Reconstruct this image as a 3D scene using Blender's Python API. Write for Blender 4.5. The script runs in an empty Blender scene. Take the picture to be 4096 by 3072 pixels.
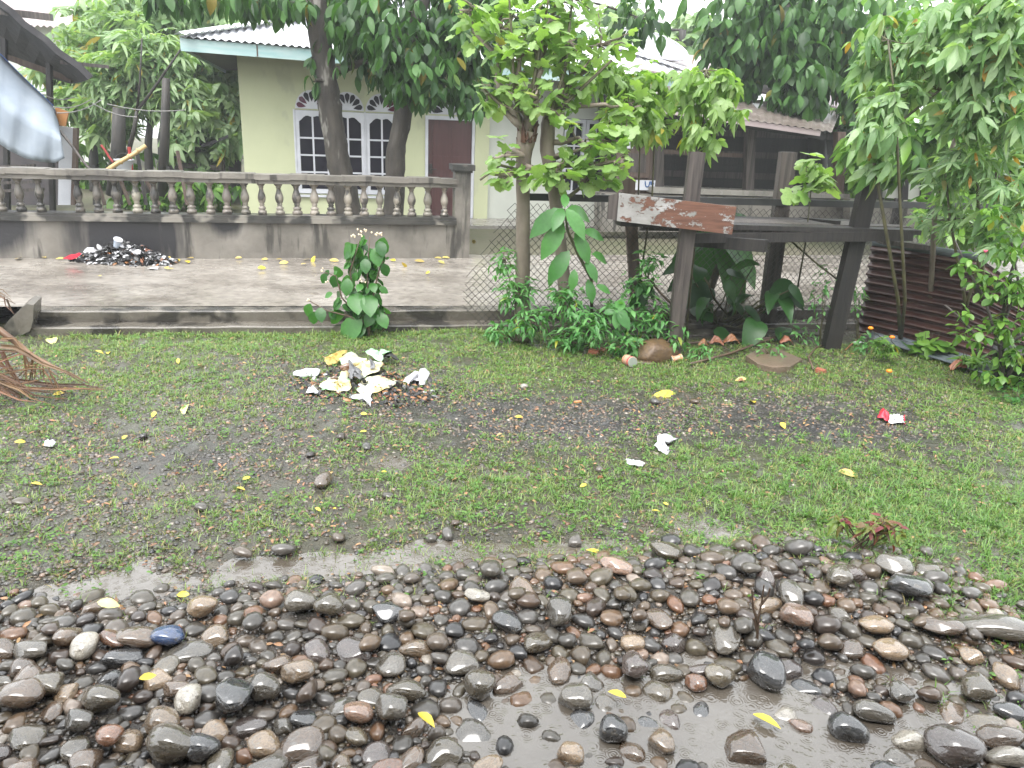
import bpy, bmesh, math, random
import numpy as np
from mathutils import Vector, Matrix, Euler
RN = random.Random(11)
rng = np.random.default_rng(7)
sc = bpy.context.scene
col = sc.collection
rad = math.radians
# ------------------------------------------------------------------ camera
CAM_H, CAM_P, CAM_R, CAM_F = 2.08, rad(18.6), rad(2.4), 769.0     # focal length in pixels of a 1024 wide frame
cp, sp, cr, sr = math.cos(CAM_P), math.sin(CAM_P), math.cos(CAM_R), math.sin(CAM_R)
cam = bpy.data.objects.new('camera', bpy.data.cameras.new('camera'))
col.objects.link(cam)
right, up, fwd = Vector((cr, sr*sp, sr*cp)), Vector((-sr, cr*sp, cr*cp)), Vector((0, cp, -sp))
m = Matrix((right, up, -fwd)).transposed().to_4x4()
m.translation = (0, 0, CAM_H)
cam.matrix_world = m
cam.data.sensor_width = 36.0
cam.data.lens = CAM_F/1024*36.0
cam.data.clip_end = 500
cam.data.clip_start = 0.05
sc.camera = cam
# ------------------------------------------------------------------ overcast daylight
SUN_EL, SUN_AZ = rad(62), rad(200)
w = bpy.data.worlds.new('World'); sc.world = w; w.use_nodes = True
nt = w.node_tree; nt.nodes.clear()
sky = nt.nodes.new('ShaderNodeTexSky'); sky.sky_type = 'NISHITA'; sky.sun_disc = False
sky.sun_elevation = SUN_EL; sky.sun_rotation = SUN_AZ; sky.dust_density = 4; sky.air_density = 1
hs = nt.nodes.new('ShaderNodeHueSaturation'); hs.inputs['Saturation'].default_value = 0.12
bg = nt.nodes.new('ShaderNodeBackground'); bg.inputs['Strength'].default_value = 0.12
cl = nt.nodes.new('ShaderNodeBackground'); cl.inputs['Color'].default_value = (0.93, 0.97, 1.0, 1); cl.inputs['Strength'].default_value = 0.75   # the even rain cloud
ad = nt.nodes.new('ShaderNodeAddShader'); wo = nt.nodes.new('ShaderNodeOutputWorld')
nt.links.new(sky.outputs[0], hs.inputs['Color']); nt.links.new(hs.outputs[0], bg.inputs['Color'])
nt.links.new(bg.outputs[0], ad.inputs[0]); nt.links.new(cl.outputs[0], ad.inputs[1]); nt.links.new(ad.outputs[0], wo.inputs['Surface'])
sl = bpy.data.lights.new('sun', 'SUN'); sl.energy = 1.0; sl.angle = rad(40); sl.color = (1.0, 0.97, 0.93)
sun = bpy.data.objects.new('sun', sl); col.objects.link(sun)
sun.rotation_euler = Vector((-math.sin(SUN_AZ)*math.cos(SUN_EL), -math.cos(SUN_AZ)*math.cos(SUN_EL), -math.sin(SUN_EL))).to_track_quat('-Z', 'Y').to_euler()
vs = sc.view_settings
vs.view_transform = 'Standard'; vs.look = 'None'; vs.exposure = 1.4; vs.gamma = 1.0; vs.use_curve_mapping = False
sc.render.engine = 'CYCLES'
sc.cycles.use_denoising = True
sc.cycles.max_bounces = 6; sc.cycles.diffuse_bounces = 3; sc.cycles.glossy_bounces = 3; sc.cycles.transparent_max_bounces = 8
sc.cycles.volume_bounces = 1; sc.cycles.transmission_bounces = 4; sc.cycles.caustics_reflective = False; sc.cycles.caustics_refractive = False
sc.cycles.volume_step_rate = 4

# ------------------------------------------------------------------ geometry of the place
def ray(x, y):
    u, v = (x-512)/CAM_F, (384-y)/CAM_F
    return right*u + up*v + fwd
def G(x, y, z=0.0):                    # where a sight line meets the level z
    d = ray(x, y); t = (z-CAM_H)/d.z
    return Vector((d.x*t, d.y*t, z))
def D(x, y, Y):                        # a point on a sight line at distance Y into the scene
    d = ray(x, y); t = Y/d.y
    return Vector((d.x*t, Y, CAM_H+d.z*t))
def proj(P):                           # numpy (n,3) -> frame coordinates, used to read the hand-drawn cover maps
    q = P-np.array([0, 0, CAM_H])
    f = q@np.array(fwd); a = q@np.array(right)/f; b = q@np.array(up)/f
    return 512+a*CAM_F, 384-b*CAM_F, f
AS = rad(14.4)
rs, ns = Vector((math.cos(AS), math.sin(AS), 0)), Vector((-math.sin(AS), math.cos(AS), 0))
def S(u, v, z=0.0):                    # street frame: u along the road, v across it
    return rs*u + ns*v + Vector((0, 0, z))
ROAD = 0.20

class MB:
    def __init__(s): s.v, s.f, s.m, s.cur = [], [], [], 0
    def add(s, V, F):
        b = len(s.v); s.v.extend([tuple(p) for p in V]); s.f.extend([tuple(i+b for i in f) for f in F]); s.m.extend([s.cur]*len(F))
        return s
    def box(s, c, size, rot=None, M=None):
        x, y, z = size[0]/2, size[1]/2, size[2]/2
        V = [Vector((a*x, b*y, d*z)) for d in (-1, 1) for a, b in ((-1, -1), (1, -1), (1, 1), (-1, 1))]
        if rot is not None: V = [rot @ p for p in V]
        return s.add([p+Vector(c) for p in V], [(3, 2, 1, 0), (4, 5, 6, 7), (0, 1, 5, 4), (1, 2, 6, 5), (2, 3, 7, 6), (3, 0, 4, 7)])
    def sbox(s, u0, u1, v0, v1, z0, z1):   # box in the street frame
        V = [S(u, v, z) for z in (z0, z1) for u, v in ((u0, v0), (u1, v0), (u1, v1), (u0, v1))]
        return s.add(V, [(3, 2, 1, 0), (4, 5, 6, 7), (0, 1, 5, 4), (1, 2, 6, 5), (2, 3, 7, 6), (3, 0, 4, 7)])
    def beam(s, a, b, w, h, upv=(0, 0, 1), w2=None, h2=None):
        a, b = Vector(a), Vector(b); y = (b-a).normalized(); x = y.cross(Vector(upv))
        if x.length < 1e-4: x = y.cross(Vector((1, 0, 0)))
        x.normalize(); z = x.cross(y)
        V = []
        for p, ww, hh in ((a, w, h), (b, w2 or w, h2 or h)):
            V += [p-x*ww/2-z*hh/2, p+x*ww/2-z*hh/2, p+x*ww/2+z*hh/2, p-x*ww/2+z*hh/2]
        return s.add(V, [(0, 1, 2, 3), (7, 6, 5, 4), (4, 5, 1, 0), (5, 6, 2, 1), (6, 7, 3, 2), (7, 4, 0, 3)])
    def tube(s, pts, r, n=8, cap=True, jit=0.0):
        pts = [Vector(p) for p in pts]; k = len(pts)
        rr = r if isinstance(r, (list, tuple)) else [r]*k
        V, F = [], []; ref = None
        for i, p in enumerate(pts):
            t = (pts[min(i+1, k-1)]-pts[max(i-1, 0)]).normalized()
            if ref is None: ref = Vector((1, 0, 0)) if abs(t.x) < .8 else Vector((0, 1, 0))
            x = (ref-t*ref.dot(t)).normalized(); y = t.cross(x); ref = x
            for j in range(n):
                a = 2*math.pi*j/n; q = rr[i]*(1+RN.uniform(-jit, jit))
                V.append(p+x*math.cos(a)*q+y*math.sin(a)*q)
        for i in range(k-1):
            for j in range(n):
                F.append((i*n+j, i*n+(j+1) % n, (i+1)*n+(j+1) % n, (i+1)*n+j))
        if cap: F += [tuple(reversed(range(n))), tuple((k-1)*n+j for j in range(n))]
        return s.add(V, F)
    def lathe(s, prof, c, n=12):
        V, F = [], []; k = len(prof); c = Vector(c)
        for r, z in prof:
            for j in range(n):
                a = 2*math.pi*j/n; V.append(c+Vector((r*math.cos(a), r*math.sin(a), z)))
        for i in range(k-1):
            for j in range(n): F.append((i*n+j, i*n+(j+1) % n, (i+1)*n+(j+1) % n, (i+1)*n+j))
        F += [tuple(reversed(range(n))), tuple((k-1)*n+j for j in range(n))]
        return s.add(V, F)
    def prism(s, pts, off):               # polygon (world points) pushed along off
        n = len(pts); off = Vector(off); pts = [Vector(p) for p in pts]
        V = pts+[p+off for p in pts]
        return s.add(V, [tuple(range(n)), tuple(reversed(range(n, 2*n)))]+[(i, i+n, (i+1) % n+n, (i+1) % n) for i in range(n)])
    def sheet(s, P, th=0.004):            # grid of points P[i][j] given thickness
        ni, nj = len(P), len(P[0]); V = [Vector(p) for row in P for p in row]
        N = []
        for i in range(ni):
            for j in range(nj):
                a = Vector(P[min(i+1, ni-1)][j])-Vector(P[max(i-1, 0)][j]); b = Vector(P[i][min(j+1, nj-1)])-Vector(P[i][max(j-1, 0)])
                N.append(a.cross(b).normalized()*th)
        k = ni*nj; V += [p-q for p, q in zip(V, N)]
        F = []
        for i in range(ni-1):
            for j in range(nj-1):
                a = i*nj+j; F += [(a, a+nj, a+nj+1, a+1), (a+k, a+k+1, a+k+nj+1, a+k+nj)]
        rim = [i*nj for i in range(ni)]+[(ni-1)*nj+j for j in range(1, nj)]+[i*nj+nj-1 for i in range(ni-2, -1, -1)]+[j for j in range(nj-2, 0, -1)]
        F += [(rim[q], rim[q]+k, rim[(q+1) % len(rim)]+k, rim[(q+1) % len(rim)]) for q in range(len(rim))]
        return s.add(V, F)
    def build(s, name, mats, parent=None, base=None, smooth=False):
        return link_mesh(name, s.v, s.f, mats, parent, base, smooth, s.m)
BASE = {}
def base_of(o):
    while o.parent is not None: o = o.parent
    return BASE[o.name]
def link_mesh(name, V, F, mats, parent=None, base=None, smooth=False, mi=None):
    V = np.asarray(V, dtype=np.float64).reshape(-1, 3)
    if parent is not None: b = base_of(parent)
    elif base is not None: b = Vector(base)
    else: b = Vector(((V[:, 0].min()+V[:, 0].max())/2, (V[:, 1].min()+V[:, 1].max())/2, V[:, 2].min()))
    me = bpy.data.meshes.new(name)
    me.from_pydata((V-np.array(b)).tolist() if len(V) < 4000 else list(map(tuple, (V-np.array(b)))), [], F)
    for q in (mats if isinstance(mats, (list, tuple)) else [mats]): me.materials.append(q)
    if mi is not None and any(mi): me.polygons.foreach_set('material_index', mi)
    if smooth: me.polygons.foreach_set('use_smooth', [True]*len(me.polygons))
    me.update()
    o = bpy.data.objects.new(name, me); col.objects.link(o)
    if parent is not None: o.parent = parent
    else: o.location = b; BASE[o.name] = b
    return o
def np_mesh(name, V, quads=None, tris=None, mat=None, parent=None, base=(0, 0, 0), smooth=False):   # fast path for big leaf / grass / pebble meshes
    b = np.array(base_of(parent)) if parent is not None else np.array(base)
    me = bpy.data.meshes.new(name)
    V = (np.asarray(V).reshape(-1, 3)-b).astype(np.float32)
    me.vertices.add(len(V)); me.vertices.foreach_set('co', V.ravel())
    lo, st, to = [], [], []
    n = 0
    for arr, k in ((quads, 4), (tris, 3)):
        if arr is None or len(arr) == 0: continue
        arr = np.asarray(arr).reshape(-1, k)
        lo.append(arr.ravel()); st.append(n+np.arange(len(arr))*k); to.append(np.full(len(arr), k)); n += arr.size
    lo, st, to = np.concatenate(lo).astype(np.int32), np.concatenate(st).astype(np.int32), np.concatenate(to).astype(np.int32)
    me.loops.add(len(lo)); me.loops.foreach_set('vertex_index', lo)
    me.polygons.add(len(st)); me.polygons.foreach_set('loop_start', st); me.polygons.foreach_set('loop_total', to)
    if smooth: me.polygons.foreach_set('use_smooth', np.ones(len(st), dtype=bool))
    me.update(calc_edges=True); me.validate()
    me.materials.append(mat)
    o = bpy.data.objects.new(name, me); col.objects.link(o)
    if parent is not None: o.parent = parent
    else: o.location = b; BASE[o.name] = Vector(b)
    return o
def tag(o, label=None, cat=None, group=None, kind=None):
    for k, v in (('label', label), ('category', cat), ('group', group), ('kind', kind)):
        if v: o[k] = v
    return o
def empty(name, loc, label, cat, group=None):
    o = bpy.data.objects.new(name, None); col.objects.link(o); o.location = loc; BASE[o.name] = Vector(loc)
    o.empty_display_size = .1
    return tag(o, label, cat, group)
def inst(name, me, M, parent=None):       # one more object on shared mesh data, M in world space
    o = bpy.data.objects.new(name, me); col.objects.link(o)
    if parent is not None:
        o.parent = parent; o.matrix_local = Matrix.Translation(-base_of(parent)) @ M
    else:
        o.matrix_world = M; BASE[o.name] = M.translation.copy()
    return o

# ------------------------------------------------------------------ materials
def nodes(name):
    m = bpy.data.materials.new(name); m.use_nodes = True
    t = m.node_tree; b = t.nodes['Principled BSDF']
    return m, t, b
def N(t, kind, **kw):
    n = t.nodes.new(kind)
    for k, v in kw.items():
        if k in n.inputs: n.inputs[k].default_value = v
        else: setattr(n, k, v)
    return n
def ramp(t, stops, fac, interp='LINEAR'):
    r = t.nodes.new('ShaderNodeValToRGB'); r.color_ramp.interpolation = interp
    e = r.color_ramp.elements
    while len(e) < len(stops): e.new(0.5)
    for q, (p, c) in zip(e, stops): q.position = p; q.color = (*c, 1) if len(c) == 3 else c
    t.links.new(fac, r.inputs[0]); return r.outputs[0]
def coords(t, scale=1.0, stretch=(1, 1, 1), world=False):
    mp = N(t, 'ShaderNodeMapping'); mp.inputs['Scale'].default_value = [scale*q for q in stretch]
    if world: t.links.new(N(t, 'ShaderNodeNewGeometry').outputs['Position'], mp.inputs[0])
    else: t.links.new(N(t, 'ShaderNodeTexCoord').outputs['Object'], mp.inputs[0])
    return mp.outputs[0]
def noise(t, vec, scale=1, detail=4, rough=.55):
    n = N(t, 'ShaderNodeTexNoise', Scale=scale, Detail=detail, Roughness=rough); t.links.new(vec, n.inputs['Vector']); return n.outputs[0]
def mixc(t, fac, a, b, mode='MIX'):
    x = N(t, 'ShaderNodeMix', data_type='RGBA', blend_type=mode)
    for s_, v in ((x.inputs[0], fac), (x.inputs[6], a), (x.inputs[7], b)):
        if hasattr(v, 'is_linked') or hasattr(v, 'links'): t.links.new(v, s_)
        elif isinstance(v, (tuple, list)): s_.default_value = (*v, 1) if len(v) == 3 else v
        else: s_.default_value = v
    return x.outputs[2]
def mth(t, op, a, b=0.0, c=None):
    x = N(t, 'ShaderNodeMath', operation=op)
    for i, v in enumerate((a, b, c)):
        if v is None: continue
        if hasattr(v, 'links'): t.links.new(v, x.inputs[i])
        else: x.inputs[i].default_value = v
    return x.outputs[0]
def rnd(t):                                # a random number for each object and each loose piece of a mesh
    a = N(t, 'ShaderNodeObjectInfo').outputs['Random']; b = N(t, 'ShaderNodeNewGeometry').outputs['Random Per Island']
    return mth(t, 'FRACT', mth(t, 'ADD', a, b))
def bump(t, b, h, dist, strength=.6):
    n = N(t, 'ShaderNodeBump', Strength=strength, Distance=dist); t.links.new(h, n.inputs['Height']); t.links.new(n.outputs[0], b.inputs['Normal'])
def mat(name, c1, c2=None, scale=6, stretch=(1, 1, 1), rough=.6, bumpd=0, bscale=30, wet=0, metal=0, var=0, detail=5, lo=.35, hi=.65, world=False, rough2=None, spots=None):
    m, t, b = nodes(name)
    v = coords(t, 1, stretch, world)
    n1 = noise(t, v, scale, detail)
    c = ramp(t, [(lo, c1), (hi, c2 or [q*.8 for q in c1])], n1)
    if spots:                              # (scale, threshold, colour)
        n2 = noise(t, v, spots[0], 3); f = ramp(t, [(spots[1], (0, 0, 0)), (spots[1]+.06, (1, 1, 1))], n2); c = mixc(t, f, c, spots[2])
    if var:
        h = N(t, 'ShaderNodeHueSaturation'); t.links.new(c, h.inputs['Color']); r = rnd(t)
        t.links.new(mth(t, 'MULTIPLY_ADD', r, 2*var, 1-var), h.inputs['Value'])
        r2 = mth(t, 'FRACT', mth(t, 'MULTIPLY', r, 7.31)); t.links.new(mth(t, 'MULTIPLY_ADD', r2, var*.08, .5-var*.04), h.inputs['Hue']); c = h.outputs[0]
    t.links.new(c, b.inputs['Base Color'])
    b.inputs['Metallic'].default_value = metal
    if rough2 is None: b.inputs['Roughness'].default_value = rough
    else: t.links.new(ramp(t, [(.4, (rough,)*3), (.62, (rough2,)*3)], noise(t, v, scale*1.7, 3)), b.inputs['Roughness'])
    if wet: b.inputs['Coat Weight'].default_value = wet; b.inputs['Coat Roughness'].default_value = .12; b.inputs['Coat IOR'].default_value = 1.33
    if bumpd: bump(t, b, noise(t, v, bscale, 6, .65), bumpd)
    return m
def leafmat(name, c1, c2, rough=.34, trans=.35, c3=None, p3=.93):
    m, t, b = nodes(name)
    r = rnd(t)
    st = [(0, c1), (.85, c2)] + ([(p3, c2), (min(p3+.02, 1), c3)] if c3 else [])
    c = ramp(t, st, r)
    n = noise(t, coords(t, 9), 1, 3); c = mixc(t, .35, c, ramp(t, [(.3, (.35, .4, .3)), (.7, (1, 1, 1))], n), 'MULTIPLY')
    t.links.new(c, b.inputs['Base Color']); b.inputs['Roughness'].default_value = rough
    b.inputs['Coat Weight'].default_value = .1; b.inputs['Coat Roughness'].default_value = .25; b.inputs['Specular IOR Level'].default_value = .35
    tr = N(t, 'ShaderNodeBsdfTranslucent'); t.links.new(mixc(t, 1.0, c, (1.5, 1.7, .6), 'MULTIPLY'), tr.inputs[0])
    mx = N(t, 'ShaderNodeMixShader', Fac=trans); t.links.new(b.outputs[0], mx.inputs[1]); t.links.new(tr.outputs[0], mx.inputs[2])
    t.links.new(mx.outputs[0], t.nodes['Material Output'].inputs['Surface'])
    return m
M = {}
M['plaster'] = mat('pale_green_plaster', (.50, .525, .335), (.41, .43, .275), 1.1, (1, 1, .6), rough=.75, bumpd=.004, bscale=18, lo=.3, hi=.75, spots=(2.3, .62, (.40, .415, .28)))
M['plaster_white'] = mat('white_plaster', (.52, .54, .48), (.46, .48, .43), 1.5, rough=.7, bumpd=.002)
M['white'] = mat('white_painted_wood', (.55, .56, .60), (.48, .49, .53), 5, rough=.45, bumpd=.001)
M['maroon_door'] = mat('maroon_door_paint', (.075, .028, .027), (.055, .02, .02), 3, (8, 8, .6), rough=.45, bumpd=.002)
M['dark_glass'] = mat('dark_window_glass', (.006, .006, .011), (.014, .012, .02), 1.5, rough=.3)
M['dark_glass'].node_tree.nodes['Principled BSDF'].inputs['Specular IOR Level'].default_value = .15
M['maroon_glass'] = mat('maroon_stained_glass', (.10, .012, .03), (.05, .008, .03), 5, rough=.15)
M['teal'] = mat('faded_teal_fascia', (.25, .40, .40), (.38, .47, .46), 2, (1, 1, 6), rough=.6, bumpd=.001)
M['zinc'] = mat('wet_zinc_roof', (.80, .81, .84), (.72, .73, .76), 2, rough=.3, rough2=.45, metal=.35)
M['cap_shade'] = mat('painted_gap_shade', (.09, .09, .10), (.14, .14, .15), 4, rough=.5)  # dark colour standing in for shade below the cap edges
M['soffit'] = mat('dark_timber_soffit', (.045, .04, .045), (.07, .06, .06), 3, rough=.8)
M['roof_brown'] = mat('rusty_brown_roof', (.10, .078, .066), (.19, .165, .15), 2.2, rough=.5, bumpd=.003, rough2=.3)
M['roof_grey'] = mat('weathered_pink_grey_roof', (.34, .28, .28), (.26, .21, .21), 1.2, rough=.5)
M['dark_roof'] = mat('blackened_thatch_roof', (.016, .015, .017), (.032, .03, .032), 5, rough=.9, bumpd=.02, bscale=14)
M['bark'] = mat('lichen_bark', (.022, .018, .014), (.055, .047, .037), 7, (1, 1, .35), rough=.8, bumpd=.05, bscale=14, wet=.15, spots=(5, .62, (.17, .16, .14)))
M['bark_pale'] = mat('pale_smooth_bark', (.11, .088, .066), (.20, .165, .128), 6, (1, 1, .5), rough=.7, bumpd=.012, bscale=22, wet=.15, spots=(7, .66, (.36, .33, .28)))
M['bark_dark'] = mat('dark_wet_bark', (.014, .012, .010), (.032, .027, .022), 7, (1, 1, .4), rough=.7, bumpd=.012, bscale=20, wet=.2)
M['broken_wood'] = mat('broken_reddish_heartwood', (.10, .05, .03), (.05, .028, .02), 14, rough=.9, bumpd=.03, bscale=22)
M['twig'] = mat('green_brown_twig', (.09, .085, .035), (.05, .045, .025), 8, rough=.6)
M['twig_brown'] = mat('brown_twig', (.10, .065, .04), (.055, .036, .025), 8, rough=.6, bumpd=.004)
M['wood_grey'] = mat('wet_weathered_timber', (.022, .017, .015), (.085, .07, .062), 3, (9, 9, .5), rough=.6, bumpd=.012, bscale=12, wet=.12, detail=7)
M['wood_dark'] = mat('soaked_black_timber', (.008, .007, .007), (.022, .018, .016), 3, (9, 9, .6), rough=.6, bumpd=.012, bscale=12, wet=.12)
M['wood_brown'] = mat('brown_timber_boards', (.065, .04, .03), (.12, .088, .07), 2, (9, 9, .5), rough=.7, bumpd=.004)
M['bamboo'] = mat('dry_bamboo', (.47, .33, .15), (.36, .24, .10), 5, rough=.45)
M['tarp'] = mat('grey_blue_tarpaulin', (.20, .235, .28), (.27, .305, .345), 1.5, rough=.95, bumpd=.008, bscale=7)
M['tarp'].node_tree.nodes['Principled BSDF'].inputs['Specular IOR Level'].default_value = .1
M['orange'] = mat('orange_board', (.42, .20, .07), (.34, .15, .05), 4, rough=.6)
M['red'] = mat('red_metal_paint', (.42, .05, .04), (.3, .035, .03), 5, rough=.4)
M['blue'] = mat('blue_plastic', (.05, .12, .36), (.04, .09, .28), 5, rough=.4)
M['rope'] = mat('pale_rope', (.30, .29, .28), None, rough=.8)
M['metal_grey'] = mat('grey_galvanised_wire', (.03, .027, .025), (.06, .053, .05), 9, rough=.5, metal=.4)
M['black_rail'] = mat('black_painted_rail', (.015, .015, .016), (.03, .03, .03), 5, rough=.4, wet=.3)
M['soil_dark'] = mat('dark_soil', (.035, .028, .022), (.06, .05, .04), 6, rough=.7, bumpd=.02)
M['charcoal'] = mat('wet_charcoal', (.008, .008, .009), (.025, .023, .022), 12, rough=.35, bumpd=.01, var=.4)
M['ash_white'] = mat('scorched_white_paper', (.5, .5, .52), (.35, .35, .35), 8, rough=.6, bumpd=.004, spots=(9, .64, (.06, .055, .05)))
M['paper_white'] = mat('soggy_white_paper', (.55, .55, .57), (.46, .46, .48), 7, rough=.5, bumpd=.006, bscale=24)
M['burnt'] = mat('dark_grey_burnt_card', (.10, .10, .105), (.15, .15, .155), 5, rough=.55)
M['black_card'] = mat('black_burnt_card', (.01, .01, .01), (.02, .02, .02), 5, rough=.7)
M['gold'] = mat('yellow_brown_wrapper', (.40, .26, .06), (.5, .36, .12), 3, rough=.3)
M['pinkred'] = mat('pinkish_red_wrapper', (.62, .045, .075), (.45, .03, .05), 6, rough=.25)
M['can_orange'] = mat('orange_can_paint', (.55, .16, .05), (.5, .3, .15), 9, rough=.3)
M['can_label'] = mat('pinkish_tan_can_label', (.42, .24, .17), (.52, .34, .24), 9, rough=.35)
M['can_end'] = mat('dull_tin_can_end', (.36, .39, .34), (.27, .3, .26), 6, rough=.35, metal=.5)
M['brick'] = mat('broken_red_brick', (.30, .10, .055), (.22, .075, .045), 12, rough=.6, bumpd=.008, wet=.4)
M['boulder'] = mat('ochre_brown_boulder', (.115, .068, .03), (.07, .042, .022), 5, rough=.5, bumpd=.015, bscale=9, wet=.25)
M['slab'] = mat('tan_flat_slab', (.14, .10, .068), (.10, .075, .052), 5, rough=.5, bumpd=.02, wet=.4)
M['pot'] = mat('black_plastic_pot', (.012, .012, .013), (.02, .02, .02), 5, rough=.5)
M['dish'] = mat('grey_dish_mesh', (.36, .37, .38), (.3, .31, .32), 5, rough=.5)
M['dry_frond'] = mat('dry_brown_palm_leaflet', (.065, .03, .014), (.19, .105, .055), 3, (1, 1, 1), rough=.45, bumpd=.003, wet=.3, var=.35)
M['dead_leaf'] = mat('dead_brown_leaf', (.22, .085, .035), (.30, .13, .06), 9, rough=.5, wet=.3, var=.3)
M['yellow_leaf'] = mat('fallen_yellow_leaf', (.58, .40, .03), (.50, .44, .05), 6, rough=.4, wet=.3, var=.18)
M['olive_leaf'] = mat('fallen_olive_yellow_leaf', (.44, .36, .09), (.34, .25, .09), 6, rough=.4, wet=.3, var=.25)
M['pale_leaf'] = mat('pale_yellow_green_leaf', (.62, .62, .22), (.55, .58, .2), 6, rough=.4, wet=.3)
M['flower_cream'] = mat('cream_pink_bud', (.75, .55, .42), (.8, .7, .45), 9, rough=.6, var=.2)
M['flower_orange'] = mat('orange_marigold_petal', (.85, .28, .01), (.8, .2, .01), 9, rough=.6)
M['flower_pink'] = mat('pink_petal', (.6, .08, .16), (.7, .15, .2), 9, rough=.6)
# foliage
M['lf_dark'] = leafmat('dark_tree_leaf', (.012, .045, .010), (.06, .15, .03), .5, .25, (.18, .14, .02), .97)
M['lf_mid'] = leafmat('mid_green_leaf', (.05, .14, .025), (.16, .30, .05), .34, .35, (.42, .30, .02), .98)
M['lf_light'] = leafmat('light_green_lobed_leaf', (.15, .27, .06), (.30, .42, .17), .38, .42, (.45, .36, .05), .985)
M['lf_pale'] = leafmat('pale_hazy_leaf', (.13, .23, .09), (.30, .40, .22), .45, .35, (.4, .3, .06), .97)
M['lf_corner'] = leafmat('corner_shrub_leaf', (.10, .21, .07), (.30, .42, .22), .4, .4, (.40, .22, .05), .97)
M['lf_shrub'] = leafmat('shrub_leaf', (.022, .095, .018), (.07, .21, .045), .32, .35)
M['lf_low'] = leafmat('low_bush_leaf', (.06, .19, .05), (.15, .34, .11), .4, .35, (.4, .36, .03), .98)
M['lf_big'] = leafmat('big_serrated_leaf', (.045, .155, .032), (.085, .23, .06), .35, .3)
M['lf_taro'] = leafmat('deep_green_heart_leaf', (.010, .045, .010), (.035, .11, .025), .35, .4)
M['lf_coleus'] = leafmat('red_green_leaf', (.20, .035, .05), (.16, .26, .05), .4, .3)
M['grass'] = leafmat('wet_grass_blade', (.08, .165, .03), (.26, .345, .11), .35, .3, (.36, .30, .13), .9)
M['grass_fresh'] = leafmat('fresh_green_grass_blade', (.06, .16, .03), (.19, .32, .09), .35, .35)
M['weed'] = leafmat('small_weed_leaf', (.06, .16, .025), (.15, .28, .06), .4, .3)
# ------------------------------------------------------------------ ground of the yard
def vnoise(x, y, s, seed=0):               # smooth value noise, numpy
    x, y = np.asarray(x)*s+seed*17.3, np.asarray(y)*s+seed*9.1
    xi, yi = np.floor(x), np.floor(y); fx, fy = x-xi, y-yi
    fx, fy = fx*fx*(3-2*fx), fy*fy*(3-2*fy)
    h = lambda a, b: np.modf(np.abs(np.sin(a*127.1+b*311.7+seed*3.7)*43758.5453))[0]
    return (h(xi, yi)*(1-fx)+h(xi+1, yi)*fx)*(1-fy)+(h(xi, yi+1)*(1-fx)+h(xi+1, yi+1)*fx)*fy
def cover(px, py, rows, xs, table):        # bilinear look-up in a hand-drawn table
    T = np.array(table, float); rows = np.array(rows, float); xs = np.array(xs, float)
    i = np.clip(np.searchsorted(rows, py)-1, 0, len(rows)-2); j = np.clip(np.searchsorted(xs, px)-1, 0, len(xs)-2)
    a = np.clip((py-rows[i])/(rows[i+1]-rows[i]), 0, 1); b = np.clip((px-xs[j])/(xs[j+1]-xs[j]), 0, 1)
    return (T[i, j]*(1-b)+T[i, j+1]*b)*(1-a)+(T[i+1, j]*(1-b)+T[i+1, j+1]*b)*a
XS = [-200, 0, 100, 200, 300, 400, 500, 600, 700, 800, 900, 1024, 1200]
ROWS = [325, 345, 375, 405, 430, 460, 490, 520, 550, 580, 615, 650]
GRASS = [[.6, .5, .8, .9, .9, .95, .9, .3, .15, .15, .4, .6, .6],
         [.6, .4, .8, .9, .9, .95, 1., .7, .5, .5, .6, .7, .6],
         [.5, .3, .5, .7, .3, .25, .95, .95, .8, .8, .8, .9, .6],
         [.5, .5, .5, .45, .3, .15, .05, .06, .1, .1, .35, .9, .6],
         [.4, .4, .35, .3, .35, .45, 0, 0, .2, 0, .05, .75, .6],
         [.4, .3, .1, .1, .12, .45, .5, .45, .75, .7, .5, .6, .6],
         [.4, .45, .35, .35, .35, .6, .75, .6, .9, .95, .9, .85, .8],
         [.4, .4, .35, .4, .45, .6, .6, .5, .35, .8, 1., 1., .9],
         [.3, .45, .45, .4, .35, .4, .5, .5, .4, .45, 1., 1., .9],
         [.2, .3, .3, .25, .25, .2, .15, .1, .1, .12, .5, 1., .9],
         [0, .02, .02, .02, .01, .01, .01, .01, .02, .03, .05, .8, .9],
         [0, 0, 0, 0, 0, 0, 0, .01, .02, .01, .02, .15, .9]]
GRAVEL = [[.1]*13, [.15]*13, [.3, .5, .5, .4, 1, 1, .3, .2, .3, .3, .3, .3, .3],
          [.3, .5, .5, .5, 1, 1, 1, 1, .9, .7, .5, .2, .2], [.5, .6, .9, .9, .8, .7, 1, 1, .7, .5, .5, .3, .3],
          [.6, .8, 1, 1, 1, .6, .4, .3, .3, .3, .3, .3, .3], [.5, .6, .7, .6, .6, .5, .3, .3, .2, .2, .2, .2, .2],
          [.5, .6, .5, .5, .4, .4, .4, .4, .3, .2, .1, .1, .1], [.6, .6, .6, .5, .4, .5, .5, .6, .6, .5, .2, .1, .1],
          [.8]*11+[.2, .1], [1]*11+[.3, .1], [1]*13]
ASH = [[0]*13, [0]*13, [0, 0, 0, 0, .5, .6, .1, 0, 0, 0, 0, 0, 0], [0, 0, 0, 0, .5, .6, .6, .55, .4, .7, .6, 0, 0],
       [0, 0, .1, .2, .2, .2, .9, .8, .6, 1, .9, .1, 0], [0, .1, .3, .4, .3, .1, .2, .1, .1, .15, .3, .2, 0], [0]*13, [0]*13, [0]*13, [0]*13, [.2]*13, [.2]*13]
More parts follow.
